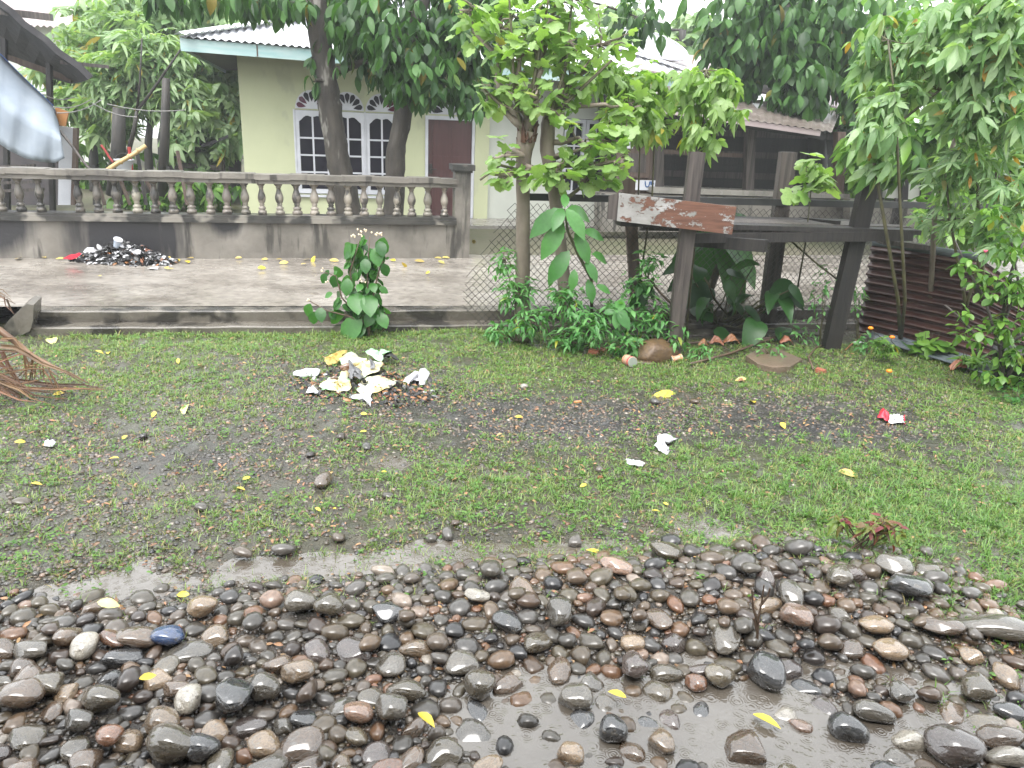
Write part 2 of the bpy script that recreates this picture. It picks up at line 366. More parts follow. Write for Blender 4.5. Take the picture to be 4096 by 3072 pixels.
PUDS = [((330, 556), .4, .18, .5), ((120, 585), .3, .12, .4), ((225, 572), .3, .12, .4), ((430, 548), .4, .14, .4), ((690, 527), .4, .18, .5), ((560, 545), .4, .16, .45),
        ((595, 685), .28, .18, .55), ((520, 735), .28, .15, .55), ((640, 745), .3, .13, .55), ((740, 700), .28, .12, .9), ((840, 668), .34, .08, .8), ((900, 735), .42, .16, .8), ((770, 745), .3, .12, .9), ((700, 655), .2, .08, .7), ((970, 690), .3, .12, .6), ((110, 377), .5, .2, .35), ((820, 712), 1.0, .36, .5), ((560, 720), .7, .4, .3), ((950, 650), .5, .2, .4), ((60, 595), .3, .14, .36), ((140, 584), .32, .13, .36), ((300, 566), .34, .13, .36), ((390, 566), .34, .14, .4), ((470, 557), .3, .12, .38), ((545, 552), .34, .13, .4), ((630, 545), .34, .13, .4), ((715, 533), .36, .15, .4), ((770, 522), .3, .13, .34)]
PUDS = [(G(*p), a, b, k) for p, a, b, k in PUDS]
HEAP = [(G(800, 585), 1.0, .30, .035), (G(560, 595), 1.1, .25, .02), (G(150, 690), 1.2, .5, .015), (G(365, 385), .75, .5, .035)]
def hz(x, y):
    x, y = np.asarray(x, float), np.asarray(y, float)
    z = (vnoise(x, y, .9, 1)-.5)*.03+(vnoise(x, y, 3.1, 2)-.5)*.032+(vnoise(x, y, 9, 3)-.5)*.018+.009
    for c, a, b, k in PUDS: z = z-.05*k*np.exp(-(((x-c.x)/a)**2+((y-c.y)/b)**2)*1.2)
    for c, a, b, k in HEAP: z = z+k*np.exp(-(((x-c.x)/a)**2+((y-c.y)/b)**2))
    return z
WATER = -.012
def hzv(p): return float(hz(p.x, p.y))
def on(px, py, dz=0.0):                    # a point of the yard seen there
    p = G(px, py); p = G(px, py, hzv(p)); p.z = hzv(p)+dz; return p

KA, KB = Vector((-4.51, 7.0, 0)), Vector((-.36, 7.81, 0))
kd = (KB-KA).normalized(); kn = Vector((-kd.y, kd.x, 0))
def K(s, d, z): return KA+kd*s+kn*d+Vector((0, 0, z))

def ground_material():
    m, t, b = nodes('wet_yard_earth')
    v = coords(t, 1, world=True)
    n1, n2, n3 = noise(t, v, 2.2, 6), noise(t, v, 14, 5), noise(t, v, 60, 4)
    c = ramp(t, [(.3, (.034, .027, .021)), (.5, (.062, .051, .04)), (.7, (.105, .09, .072))], n1)
    c = mixc(t, .55, c, ramp(t, [(.38, (.25, .24, .22)), (.62, (1.4, 1.35, 1.25))], n2), 'MULTIPLY')
    c = mixc(t, .5, c, ramp(t, [(.35, (.5, .5, .5)), (.65, (1.3, 1.3, 1.3))], n3), 'MULTIPLY')
    a = N(t, 'ShaderNodeAttribute', attribute_name='ash')
    c = mixc(t, a.outputs['Fac'], c, ramp(t, [(.35, (.014, .013, .014)), (.7, (.05, .046, .045))], n2))
    g = N(t, 'ShaderNodeAttribute', attribute_name='moss')
    c = mixc(t, mth(t, 'MULTIPLY', g.outputs['Fac'], .55), c, (.062, .075, .024))
    t.links.new(c, b.inputs['Base Color'])
    t.links.new(ramp(t, [(.40, (.12,)*3), (.6, (.55,)*3)], noise(t, v, 4, 4)), b.inputs['Roughness'])
    b.inputs['Coat Weight'].default_value = .5; b.inputs['Coat Roughness'].default_value = .12; b.inputs['Coat IOR'].default_value = 1.33
    bump(t, b, mth(t, 'ADD', n2, mth(t, 'MULTIPLY', n3, .6)), .045, 1.0)
    return m
M['earth'] = ground_material()
st = .045
gx, gy = np.arange(-8.1, 7.65, st), np.arange(.9, 9.6, st)
X, Y = np.meshgrid(gx, gy); Z = hz(X, Y)
edge = np.minimum.reduce([(X-gx[0])/.4, (gx[-1]-X)/.4, (Y-gy[0])/.2, np.full_like(X, 9)]); Z = Z-.1*np.clip(1-edge, 0, 1)
P = np.stack([X, Y, Z], -1).reshape(-1, 3); nx, ny = len(gx), len(gy)
ii = (np.arange(ny-1)[:, None]*nx+np.arange(nx-1)[None, :]).ravel()
yard = np_mesh('yard_ground', P, quads=np.stack([ii, ii+1, ii+nx+1, ii+nx], -1), mat=M['earth'], smooth=True); tag(yard, kind='structure')
px_, py_, _ = proj(P)
for nm, T, jit in (('ash', ASH, .3), ('moss', GRASS, .6)):
    a = yard.data.attributes.new(nm, 'FLOAT', 'POINT')
    q = cover(px_, py_, ROWS, XS, T)*(1-jit+2*jit*vnoise(P[:, 0], P[:, 1], 3.3, 8))*(1.35 if nm == 'ash' else 1)
    a.data.foreach_set('value', np.clip(q, 0, 1).astype(np.float32))
M['outer_earth'] = mat('outer_ground', (.07, .075, .035), (.10, .09, .06), .8, rough=.8, bumpd=.02, world=True)
tag(MB().box((0, 25, -.35), (118, 88, .3)).build('ground', M['outer_earth']), kind='structure')

def water_material():
    m, t, b = nodes('muddy_puddle_water')
    v = coords(t, 1, world=True)
    t.links.new(ramp(t, [(.35, (.075, .062, .048)), (.65, (.115, .10, .082))], noise(t, v, 1.6, 3)), b.inputs['Base Color'])
    b.inputs['Roughness'].default_value = .06; b.inputs['IOR'].default_value = 1.6
    b.inputs['Specular IOR Level'].default_value = 1.0
    w1 = N(t, 'ShaderNodeTexVoronoi', Scale=17.0); t.links.new(v, w1.inputs['Vector'])          # rings where drops land
    r1 = mth(t, 'MULTIPLY', mth(t, 'SINE', mth(t, 'MULTIPLY', w1.outputs['Distance'], 38.0)), mth(t, 'SUBTRACT', .8, w1.outputs['Distance']))
    bump(t, b, mth(t, 'ADD', mth(t, 'MULTIPLY', r1, .16), noise(t, v, 13, 3)), .012, .55)
    return m
M['water'] = water_material()
tag(MB().add([(-5, 1.0, WATER), (5, 1.0, WATER), (5, 4.6, WATER), (-5, 4.6, WATER)], [(0, 1, 2, 3)]).build('puddle_water', M['water']), kind='structure')

# ------------------------------------------------------------------ the porch the photograph is taken from
po = empty('front_porch', (0, -1, 0), 'covered porch of the house facing the yard', 'porch')
MB().box((0, -2.2, .25), (16, 4.2, .5)).build('porch_floor', mat('porch_concrete', (.25, .24, .22), None, 3), po)
MB().box((0, -2.4, 2.0), (16, .15, 3.6)).build('house_wall', mat('porch_wall_paint', (.45, .42, .36), None, 2), po)
MB().prism([(-8, .95, 2.72), (8, .95, 2.72), (8, -4.2, 3.9), (-8, -4.2, 3.9)], (0, 0, .05)).build('porch_roof', mat('porch_roof_iron', (.2, .19, .18), None, 2), po)
for x in (-5.5, 5.5): MB().box((x, -.3, 1.7), (.16, .16, 2.4)).build('porch_post', mat('porch_post_paint', (.4, .38, .33), None, 2), po)
# ------------------------------------------------------------------ road and the two concrete steps up to it
def road_material():
    m, t, b = nodes('wet_worn_concrete_road')
    v = coords(t, 1, world=True)
    n1, n2 = noise(t, coords(t, 1, (.8, 1.1, 1), True), 1.1, 6, .6), noise(t, v, 11, 6)
    c = ramp(t, [(.32, (.14, .122, .104)), (.5, (.23, .207, .18)), (.68, (.31, .284, .252))], n1)
    c = mixc(t, .6, c, ramp(t, [(.3, (.5, .5, .5)), (.65, (1.15, 1.15, 1.15))], n2), 'MULTIPLY')
    t.links.new(c, b.inputs['Base Color'])
    t.links.new(ramp(t, [(.4, (.10,)*3), (.62, (.42,)*3)], noise(t, coords(t, 1, (.7, 1.2, 1), True), 1.5, 6, .6)), b.inputs['Roughness'])
    bump(t, b, n2, .012, .5)
    return m
M['road'] = road_material()
M['kerb'] = mat('mossy_wet_concrete', (.075, .066, .053), (.13, .117, .097), 3, rough=.3, bumpd=.01, bscale=25, rough2=.18, spots=(2.2, .5, (.03, .027, .023)), world=True)
M['kerb_top'] = mat('wet_trowelled_concrete', (.18, .17, .15), (.25, .235, .21), 3, rough=.25, bumpd=.006, bscale=25, rough2=.45, world=True)
# the road sheet, gently uneven, from the steps to the wall and on behind the fence
us = np.linspace(-14, 16, 61); vv = np.linspace(0, 1, 15)
P = []
for q in vv:
    for s_ in us:
        a, c = K(s_+2.0, .40, 0), S(s_-.4, 11.3, 0); p = a.lerp(c, q); P.append((p.x, p.y, ROAD+.02*q+(float(vnoise(p.x, p.y, 1.1, 5))-.5)*.012*min(1, q*6)))
ii = (np.arange(14)[:, None]*61+np.arange(60)[None, :]).ravel()
tag(np_mesh('road', P, quads=np.stack([ii, ii+1, ii+62, ii+61], -1), mat=M['road'], smooth=True), kind='structure')
tag(MB().add([S(-40, 11.25, ROAD+.01), S(45, 11.25, ROAD+.01), S(45, 52, ROAD+.01), S(-40, 52, ROAD+.01)], [(0, 1, 2, 3)]).build('back_yard_ground', M['outer_earth']), kind='structure')
steps = empty('road_steps', K(2, 0, 0), 'two low wet concrete steps running along the road edge above the lawn', 'steps')
def strip(mb, d0, d1, z0, z1, s0=.12, s1=14.0, n=60, wob=.012):
    V, F = [], []
    for i in range(n+1):
        s_ = s0+(s1-s0)*i/n; a = (RN.random()-.5)*wob; c = (RN.random()-.5)*wob*.6
        V += [K(s_, d0+a, z0), K(s_, d0+a, z1+c-.012), K(s_, d0+.014+a, z1+c), K(s_, d1, z1+c), K(s_, d1, z0)]
    for i in range(n):
        for j in range(4): F.append((i*5+j, i*5+5+j, i*5+6+j, i*5+1+j))
    F += [(0, 1, 2, 3, 4), tuple(n*5+j for j in (4, 3, 2, 1, 0))]
    mb.add(V, F)
mb = MB(); strip(mb, 0.0, .23, -.2, .085, -.12); mb.build('lower_step', M['kerb'], steps)
mb = MB(); strip(mb, .21, .45, -.2, ROAD-.004, -.22); mb.build('upper_step', M['kerb'], steps)
cheek = MB(); cheek.prism([D(x, y, 6.95) for x, y in ((1, 338), (3, 328), (8, 321), (14, 316), (21, 308), (27, 304), (33.5, 305), (33, 320), (30, 331), (20, 336))], (-.05, .22, .03))
tag(cheek.build('broken_kerb', M['kerb']), 'slanting broken concrete kerb stub beside the dry palm frond', 'kerb')
tag(MB().add([K(-8, -1.2, -.02), K(-.5, -.3, -.015), K(-.5, .7, ROAD-.01), K(-8, .7, ROAD-.01)], [(0, 1, 2, 3)]).build('muddy_track', M['road']), kind='structure')

# ------------------------------------------------------------------ balustrade wall
def wall_mat(name, soot=None):
    m, t, b = nodes(name)
    v = coords(t, 1, world=True); vs_ = coords(t, 1, (6, 6, .8), world=True)
    c = ramp(t, [(.3, (.10, .091, .078)), (.55, (.17, .155, .133)), (.75, (.235, .218, .192))], noise(t, v, 2.0, 6))
    c = mixc(t, ramp(t, [(.56, (0, 0, 0)), (.64, (1, 1, 1))], noise(t, vs_, 1.0, 5)), c, (.045, .041, .035))
    c = mixc(t, ramp(t, [(.55, (0, 0, 0)), (.7, (1, 1, 1))], noise(t, v, 1.1, 4)), c, (.06, .055, .046))
    for cc, r_ in soot or []:
        d = N(t, 'ShaderNodeVectorMath', operation='DISTANCE'); t.links.new(v, d.inputs[0]); d.inputs[1].default_value = cc
        f = mth(t, 'ADD', mth(t, 'DIVIDE', d.outputs['Value'], r_), mth(t, 'MULTIPLY', mth(t, 'SUBTRACT', noise(t, vs_, .7, 4), .5), 1.4))
        c = mixc(t, ramp(t, [(.55, (1, 1, 1)), (1.0, (0, 0, 0))], f), c, (.017, .016, .018))
    t.links.new(c, b.inputs['Base Color']); b.inputs['Roughness'].default_value = .5
    b.inputs['Coat Weight'].default_value = .3; b.inputs['Coat Roughness'].default_value = .25
    bump(t, b, noise(t, v, 18, 6), .012, .6)
    return m
M['wall'] = wall_mat('soot_stained_concrete', [(tuple(S(-2.45, 11, .55)), .85), (tuple(S(-3.9, 11, .65)), .45), (tuple(S(-1.2, 11, .8)), .3)])
M['wall_dark'] = mat('mould_black_concrete', (.02, .02, .019), (.048, .045, .04), 5, rough=.4, bumpd=.01, bscale=25, wet=.4, world=True, spots=(2.0, .58, (.2, .185, .16)))
M['baluster_dark'] = mat('sooty_cast_baluster', (.07, .062, .052), (.13, .115, .095), 7, rough=.45, bumpd=.01, bscale=35, wet=.3, spots=(5, .5, (.025, .023, .02)), world=True)
M['baluster'] = mat('stained_cast_baluster', (.26, .232, .19), (.19, .168, .138), 7, rough=.45, bumpd=.006, bscale=35, wet=.3, spots=(5, .54, (.06, .055, .046)), var=.4, world=True)
wl = empty('balustrade_wall', S(-1.5, 11.1, ROAD), 'weathered concrete garden wall topped with a row of bulbous balusters', 'wall')
MB().sbox(-8, 1.9, 11.0, 11.2, .05, .70).build('wall_panel', M['wall'], wl)
mb = MB(); mb.sbox(-8, 1.9, 10.94, 11.24, .70, .765); mb.sbox(-8, 1.9, 10.965, 11.22, .765, .80); mb.build('sill', M['wall_dark'], wl)
mb = MB()
for i in range(44):                         # top rail in short uneven lengths
    u0 = -8+i*.225; z = .006*math.sin(i*1.7)
    mb.sbox(u0, u0+.225, 10.955, 11.235, 1.265+z, 1.335+z)
mb.build('top_rail', M['wall'], wl)
MB().sbox(-8, 1.9, 10.99, 11.2, 1.21, 1.265).build('rail_moulding', M['wall'], wl)
prof = [(.062, 0), (.062, .035), (.058, .045), (.04, .06), (.05, .075), (.052, .09), (.034, .105), (.028, .118), (.04, .13), (.03, .142), (.045, .165), (.056, .20), (.057, .225), (.05, .26), (.038, .295), (.029, .325), (.027, .345), (.036, .355), (.036, .362), (.03, .368), (.05, .385), (.058, .40), (.06, .41)]
bm_ = MB().lathe(prof, (0, 0, 0), 12); proto = bm_.build('baluster', M['baluster'], base=(0, 0, 0), smooth=True); me_b = proto.data; bpy.data.objects.remove(proto)
for i in range(43):
    u = 1.74-i*.2245
    if i == 22: continue                    # one is broken out
    bo = inst('baluster', me_b, Matrix.Translation(S(u+RN.uniform(-.008, .008), 11.1, .80)) @ Euler((RN.uniform(-.03, .03), RN.uniform(-.03, .03), RN.random()*6)).to_matrix().to_4x4() @ Matrix.Diagonal((RN.uniform(.9, 1.1), RN.uniform(.9, 1.1), 1, 1)), wl)
    if 15 < i < 26 and RN.random() < .5: bo.material_slots[0].link = 'OBJECT'; bo.material_slots[0].material = M['baluster_dark']
mb = MB(); mb.sbox(1.88, 2.10, 10.99, 11.21, .0, 1.45); mb.build('end_pillar', M['wall'], wl)
mb = MB(); mb.sbox(1.83, 2.15, 10.93, 11.27, 1.45, 1.53); mb.sbox(1.86, 2.12, 10.96, 11.24, 1.42, 1.455); mb.build('pillar_cap', M['wall_dark'], wl)

# ------------------------------------------------------------------ pale green house
HV = 15.5
hs_ = empty('village_house', S(1.5, HV, ROAD), 'pale green rendered house with white windows, maroon door and zinc hip roof', 'house')
mb = MB()
def fw(u0, u1, z0, z1, v0=HV, v1=HV+.14): mb.sbox(u0, u1, v0, v1, z0, z1)
fw(-1.30, -.36, .1, 3.3); fw(-.36, 1.53, .1, .69); fw(-.36, 1.53, 2.19, 3.3); fw(1.53, 2.05, .1, 3.3); fw(2.05, 3.02, 2.19, 3.3)
mb.sbox(-1.30, -1.16, HV+.14, 21, .1, 3.3)
mb.build('wall', M['plaster'], hs_)
mb = MB(); mb.sbox(3.02, 3.30, HV-.06, HV+.2, .1, 3.2); mb.build('porch_column', M['plaster'], hs_)
mb = MB(); fw(3.30, 4.83, .1, 3.2, HV+.01, HV+.15); fw(4.83, 5.75, .1, .75, HV+.01, HV+.15); fw(4.83, 5.75, 2.25, 3.2, HV+.01, HV+.15); fw(5.75, 6.7, .1, 3.2, HV+.01, HV+.15); mb.sbox(6.56, 6.7, HV+.15, 21, .1, 3.2); mb.build('side_wing_wall', M['plaster_white'], hs_)
MB().sbox(1.6, 6.9, HV-1.2, HV, .1, .27).build('porch_floor', M['kerb_top'], hs_)
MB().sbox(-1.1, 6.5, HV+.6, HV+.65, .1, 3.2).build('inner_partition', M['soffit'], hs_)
def casement(u0, u1, z0, z1, cols, rows, parent, v=HV, wavy=True):
    f = MB(); b = .065
    f.sbox(u0, u0+b, v-.03, v+.05, z0, z1); f.sbox(u1-b, u1, v-.03, v+.05, z0, z1); f.sbox(u0+b, u1-b, v-.03, v+.05, z0, z0+.08); f.sbox(u0+b, u1-b, v-.03, v+.05, z1-.075, z1)
    iu0, iu1, iz0, iz1 = u0+b, u1-b, z0+.08, z1-.075
    for c in range(1, cols): x = iu0+(iu1-iu0)*c/cols; f.sbox(x-.016, x+.016, v-.02, v+.03, iz0, iz1)
    hh = (iz1-iz0-.10)/rows if wavy else (iz1-iz0)/rows
    for r in range(1, rows): z = iz0+hh*r; f.sbox(iu0, iu1, v-.018, v+.028, z-.015, z+.015)
    if wavy:                                # curved head piece
        k = 12; pts = [S(iu0, v-.022, iz1+.005)]+[S(iu0+(iu1-iu0)*i/k, v-.022, iz1-.10+.085*math.sin(math.pi*i/k)**1.0-.02*math.cos(4*math.pi*i/k)) for i in range(k+1)]+[S(iu1, v-.022, iz1+.005)]
        f.prism(pts, ns*.045)
    fo = f.build('window', M['white'], parent)
    for c in range(cols):
        for r in range(rows):
            a, e = iu0+(iu1-iu0)*c/cols+.014, iu0+(iu1-iu0)*(c+1)/cols-.014
            MB().sbox(a, e, v+.012, v+.018, iz0+hh*r+.012, (iz0+hh*(r+1)-.012) if r < rows-1 else iz1-.002).build('pane', M['dark_glass'], fo)
    return fo
def fan(uc, z0, r, parent, kinds, v=HV):
    k = 24; pts = [S(uc+r*math.cos(math.pi*i/k), v-.025, z0+r*1.08*math.sin(math.pi*i/k)) for i in range(k+1)]
    fo = MB().prism(pts, ns*.03).build('fan_light', M['white'], parent)
    n = 7
    for i in range(n):
        a = math.pi*(i+.5)/n; du, dz = math.cos(a), math.sin(a)*1.05; tu, tz = -math.sin(a), math.cos(a)*1.05
        q = [(.36, 0), (.62, .12), (.80, .15), (.87, .11), (.94, 0), (.87, -.11), (.80, -.15), (.62, -.12)]
        P_ = [S(uc+r*(p*du+s_*tu), v-.033, z0+.01+r*(p*dz+s_*tz)) for p, s_ in q]
        MB().prism(P_, ns*.006).build('pane', M['maroon_glass'] if kinds[i] else M['dark_glass'], fo)
for i, (u0, u1) in enumerate(((-.35, .265), (.29, .905), (.93, 1.525))):
    casement(u0, u1, .70, 2.185, 2, 4, hs_)
    fan((u0+u1)/2, 2.215, .30, hs_, [1, 1, 0, 0, 0, 1, 1] if i == 0 else [0, 0, 0, 0, 0, 1, 1][::-1 if i == 2 else 1])
mb = MB()
for u0, u1 in ((-.385, -.352), (.267, .288), (.907, .928), (1.527, 1.56)): mb.sbox(u0, u1, HV-.045, HV+.06, .67, 2.2)
mb.sbox(-.40, 1.57, HV-.05, HV+.06, .63, .668); mb.build('window_surround', M['white'], hs_)
mb = MB(); mb.sbox(2.05, 2.105, HV-.03, HV+.1, .27, 2.19); mb.sbox(2.965, 3.018, HV-.03, HV+.1, .27, 2.19); mb.sbox(2.105, 2.965, HV-.03, HV+.1, 2.12, 2.19); mb.build('door_frame', M['white'], hs_)
dr = MB().sbox(2.108, 2.962, HV+.02, HV+.06, .28, 2.118).build('door', M['maroon_door'], hs_)
for z0, z1 in ((.4, .95), (1.05, 1.45), (1.53, 2.02)): 
    for a, e in ((2.2, 2.5), (2.57, 2.87)): MB().sbox(a, e, HV+.008, HV+.02, z0, z1).build('door_panel', M['maroon_door'], dr)
mb = MB(); mb.sbox(2.12, 2.19, HV-.0, HV+.02, 1.12, 1.3); mb.beam(S(2.15, HV-.03, 1.2), S(2.27, HV-.03, 1.2), .02, .02); mb.build('door_handle', M['metal_grey'], dr)
fan(2.535, 2.22, .41, hs_, [0, 0, 0, 0, 0, 0, 0])
for u0, u1 in ((4.85, 5.29), (5.30, 5.73)): casement(u0, u1, .77, 2.24, 2, 3, hs_, HV+.02, False)
# hip roof: front slope corrugated, eaves slightly lower toward the far end
EL, ER, EF = -2.1, 7.6, HV-.85
def eave_z(u): return 3.22-.02*(u-EL)
RG0, RG1, RGZ, RGV = 2.0, 3.9, 4.45, HV+2.75
def front(u, s_):                          # s_ 0 at the eave, 1 at the hip or ridge above
    if u < RG0: k = (u-EL)/(RG0-EL)
    elif u > RG1: k = (ER-u)/(ER-RG1)
    else: k = 1
    k *= s_
    return EF+(RGV-EF)*k, eave_z(u)+(RGZ-eave_z(u))*k
n = 78*6; V, F = [], []
for i in range(n+1):
    u = EL+(ER-EL)*i/n
    for s_ in (0, .5, 1):
        v, z = front(u, s_); V.append(S(u, v-.03*(s_ == 0), z+.016*math.sin(2*math.pi*i/6)+.016))
for i in range(n):
    for j in range(2): F.append((i*3+j, i*3+3+j, i*3+4+j, i*3+1+j))
rf = MB().add(V, F).build('roof', M['zinc'], hs_, smooth=True)
mb = MB(); a = S(EL, EF, eave_z(EL)); c = S(RG0, RGV, RGZ); bL, bR, c2, e = S(EL, 21.5, 3.22), S(ER, 21.5, 3.05), S(RG1, RGV, RGZ), S(ER, EF, eave_z(ER))
mb.prism([a, c, bL], (0, 0, .02)); mb.prism([e, bR, c2], (0, 0, .02)); mb.prism([c, c2, bR, bL], (0, 0, .02)); mb.build('rear_roof', M['zinc'], rf)
for p, q in ((a, c), (c, c2), (c2, e)):     # hip and ridge caps, lifted on the corrugations
    d = (q-p).normalized(); sd = d.cross(Vector((0, 0, 1))).normalized(); mb = MB(); k = max(8, int((q-p).length/.13))
    for i in range(k):
        x, y = p+(q-p)*i/k, p+(q-p)*(i+1)/k
        mb.add([x+Vector((0, 0, .09)), y+Vector((0, 0, .09)), y+sd*.17+Vector((0, 0, .035)), x.lerp(y, .5)+sd*.20+Vector((0, 0, .06)), x+sd*.17+Vector((0, 0, .035))], [(0, 4, 3, 2, 1)])
        mb.add([x+Vector((0, 0, .092)), y+Vector((0, 0, .092)), y-sd*.2+Vector((0, 0, .04)), x-sd*.2+Vector((0, 0, .04))], [(0, 1, 2, 3)])
    mb.build('ridge_cap', M['zinc'], rf)
    mb = MB()
    for i in range(k):
        x = p+(q-p)*(i+.5)/k+sd*.185; mb.add([x-d*.035+Vector((0, 0, .062)), x+d*.035+Vector((0, 0, .062)), x+sd*.05+Vector((0, 0, .03))], [(0, 1, 2)])  # dark triangles painted as the shade in the gaps under the cap
    mb.build('cap_gap_shade', M['cap_shade'], rf)
for i in range(8):                          # fascia boards
    u0, u1 = EL+(ER-EL)*i/8, EL+(ER-EL)*(i+1)/8-.02
    mb = MB(); z0, z1 = eave_z(u0), eave_z(u1); mb.prism([S(u0, EF+.02, z0-.20), S(u1, EF+.02, z1-.20), S(u1, EF+.02, z1-.005), S(u0, EF+.02, z0-.005)], ns*.03); mb.build('fascia_board', M['teal'], rf)
    MB().prism([S(u1, EF+.018, z1-.19), S(u1+.025, EF+.018, z1-.19), S(u1+.025, EF+.018, z1-.02), S(u1, EF+.018, z1-.02)], ns*.03).build('fascia_batten', M['wood_brown'], rf)
mb = MB(); mb.prism([S(EL+.02, EF+.05, 3.03), S(EL+.02, 21.4, 3.0), S(EL+.06, 21.4, 3.2), S(EL+.06, EF+.05, 3.2)], rs*.02); mb.build('side_fascia', M['teal'], rf)
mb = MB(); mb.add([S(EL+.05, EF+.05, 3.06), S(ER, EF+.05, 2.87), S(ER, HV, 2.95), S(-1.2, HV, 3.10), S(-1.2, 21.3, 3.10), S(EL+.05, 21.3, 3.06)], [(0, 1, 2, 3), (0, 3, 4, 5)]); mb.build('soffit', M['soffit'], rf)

# ------------------------------------------------------------------ satellite dish on that roof
dish = empty('satellite_dish', D(645, 66, 17.8), 'large round grey mesh satellite dish behind the zinc roof ridge', 'satellite dish')
c = D(648, 57, 17.8); ax = Vector((.25, -.45, 1)).normalized(); X_ = ax.cross(Vector((0, 1, 0))).normalized(); Y_ = ax.cross(X_)
Pn = [[c+(X_*math.cos(a)+Y_*math.sin(a))*.78*r+ax*.28*r*r for a in np.linspace(0, 2*math.pi, 25)] for r in (.06, .35, .7, 1)]
MB().sheet(Pn, .008).build('reflector', M['dish'], dish, smooth=True)
MB().tube([Pn[3][i]+ax*.005 for i in range(25)], .014, 6).build('rim', M['white'], dish)
mb = MB(); mb.tube([c-ax*.02, c-ax*.5, D(645, 68, 17.8)-Vector((0, 0, .25))], .035, 6); mb.build('stand', M['metal_grey'], dish)
mb = MB()
for a in (0, 2.1, 4.2): mb.tube([c+(X_*math.cos(a)+Y_*math.sin(a))*.5+ax*.12, c+ax*.62], .01, 5)
mb.tube([c+ax*.58, c+ax*.72], .04, 6); mb.build('feed_arm', M['metal_grey'], dish)
def PV(x, y, v):                            # a point on the upright plane at street depth v
    d = ray(x, y); return Vector((0, 0, CAM_H))+d*(v/(d.dot(ns)))
def pquad(mb, pts, v, th=.03):              # a board outlined in the street plane v
    mb.prism([PV(x, y, v) for x, y in pts], ns*th)
# ------------------------------------------------------------------ wooden neighbour house with porch
nb = empty('timber_house', PV(740, 215, 13.4), 'dark timber neighbour house with open porch under a rusty lean-to roof', 'house')
mb = MB(); pquad(mb, [(652, 187), (850, 194), (850, 199), (652, 193)], 13.0, .45); mb.build('porch_ledge', M['kerb_top'], nb)
mb = MB(); pquad(mb, [(600, 193), (850, 199.5), (850, 232), (600, 232)], 13.1, .3); mb.build('porch_wall', M['wall'], nb)
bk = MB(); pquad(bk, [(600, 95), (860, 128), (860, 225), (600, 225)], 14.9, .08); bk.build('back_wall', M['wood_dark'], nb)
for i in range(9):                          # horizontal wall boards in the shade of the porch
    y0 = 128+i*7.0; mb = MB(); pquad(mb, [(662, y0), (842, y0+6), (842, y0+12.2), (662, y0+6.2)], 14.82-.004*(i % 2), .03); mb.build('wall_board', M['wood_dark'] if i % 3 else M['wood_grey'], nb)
mb = MB(); pquad(mb, [(617, 120), (664, 122), (664, 196), (617, 195)], 13.25, .06); mb.build('kiosk_front', M['wood_brown'], nb)
sh = MB(); pquad(sh, [(625, 148), (650, 149), (650, 178), (625, 177)], 13.2, .03); so = sh.build('shutter', M['wood_brown'], nb)
mb = MB(); pquad(mb, [(629, 153), (646, 154), (646, 173), (629, 172)], 13.185, .02); mb.build('shutter_panel', M['wood_grey'], so)
mb = MB(); pquad(mb, [(655, 122), (664.5, 122), (663.5, 187), (654, 187)], 13.18, .12); mb.build('post', M['wood_grey'], nb)
mb = MB(); pquad(mb, [(748, 125), (756, 125), (754, 190), (746, 190)], 13.1, .14); mb.build('post', M['wood_grey'], nb)
mb = MB(); pquad(mb, [(838, 132), (846, 132), (844, 196), (836, 196)], 13.1, .14); mb.build('post', M['wood_brown'], nb)
mb = MB(); pquad(mb, [(626, 128), (634, 128), (633, 148.5), (624, 148.5)], 13.19, .02); mb.build('white_panel', M['white'], nb)
mb = MB(); pquad(mb, [(664, 149.5), (748, 154), (748, 158), (664, 153.5)], 13.3, .05); mb.build('cross_rail', M['wood_brown'], nb)
n = 150; V, F = [], []
for i in range(n+1):                        # corrugated lean-to roof
    q = i/n; f = PV(640+192*q, 104+28*q, 12.3); b_ = PV(612+228*q, 78+34*q, 14.6); o = Vector((0, 0, .012*math.sin(i*2*math.pi/6)))
    V += [f+o, f.lerp(b_, .5)+o, b_+o]
for i in range(n):
    for j in range(2): F.append((i*3+j, i*3+3+j, i*3+4+j, i*3+1+j))
nr = MB().add(V, F).build('porch_roof', M['roof_brown'], nb, smooth=True)
mb = MB(); mb.beam(PV(640, 107, 12.33), PV(820, 133.5, 12.33), .03, .09); mb.build('eave_gutter', M['roof_grey'], nr)
mb = MB(); mb.beam(PV(640, 111, 12.5), PV(825, 137, 12.5), .06, .1); mb.build('eave_beam', M['wood_dark'], nr)
V = [PV(640, 70, 14.6), PV(845, 110, 14.6), PV(800, 70, 18.5), PV(640, 50, 18.5)]
MB().prism(V, (0, 0, .03)).build('main_roof', M['roof_grey'], nb)
for k, (x0, y0, x1, y1) in enumerate(((706, 110, 722, 101), (741, 119, 753, 104))): MB().prism([PV(x0, y0, 12.9), PV(x0+10, y0+1, 12.9), PV(x1+10, y1+1, 14), PV(x1, y1, 14)], (0, 0, .02)).build('roof_patch', M['zinc'], nr)
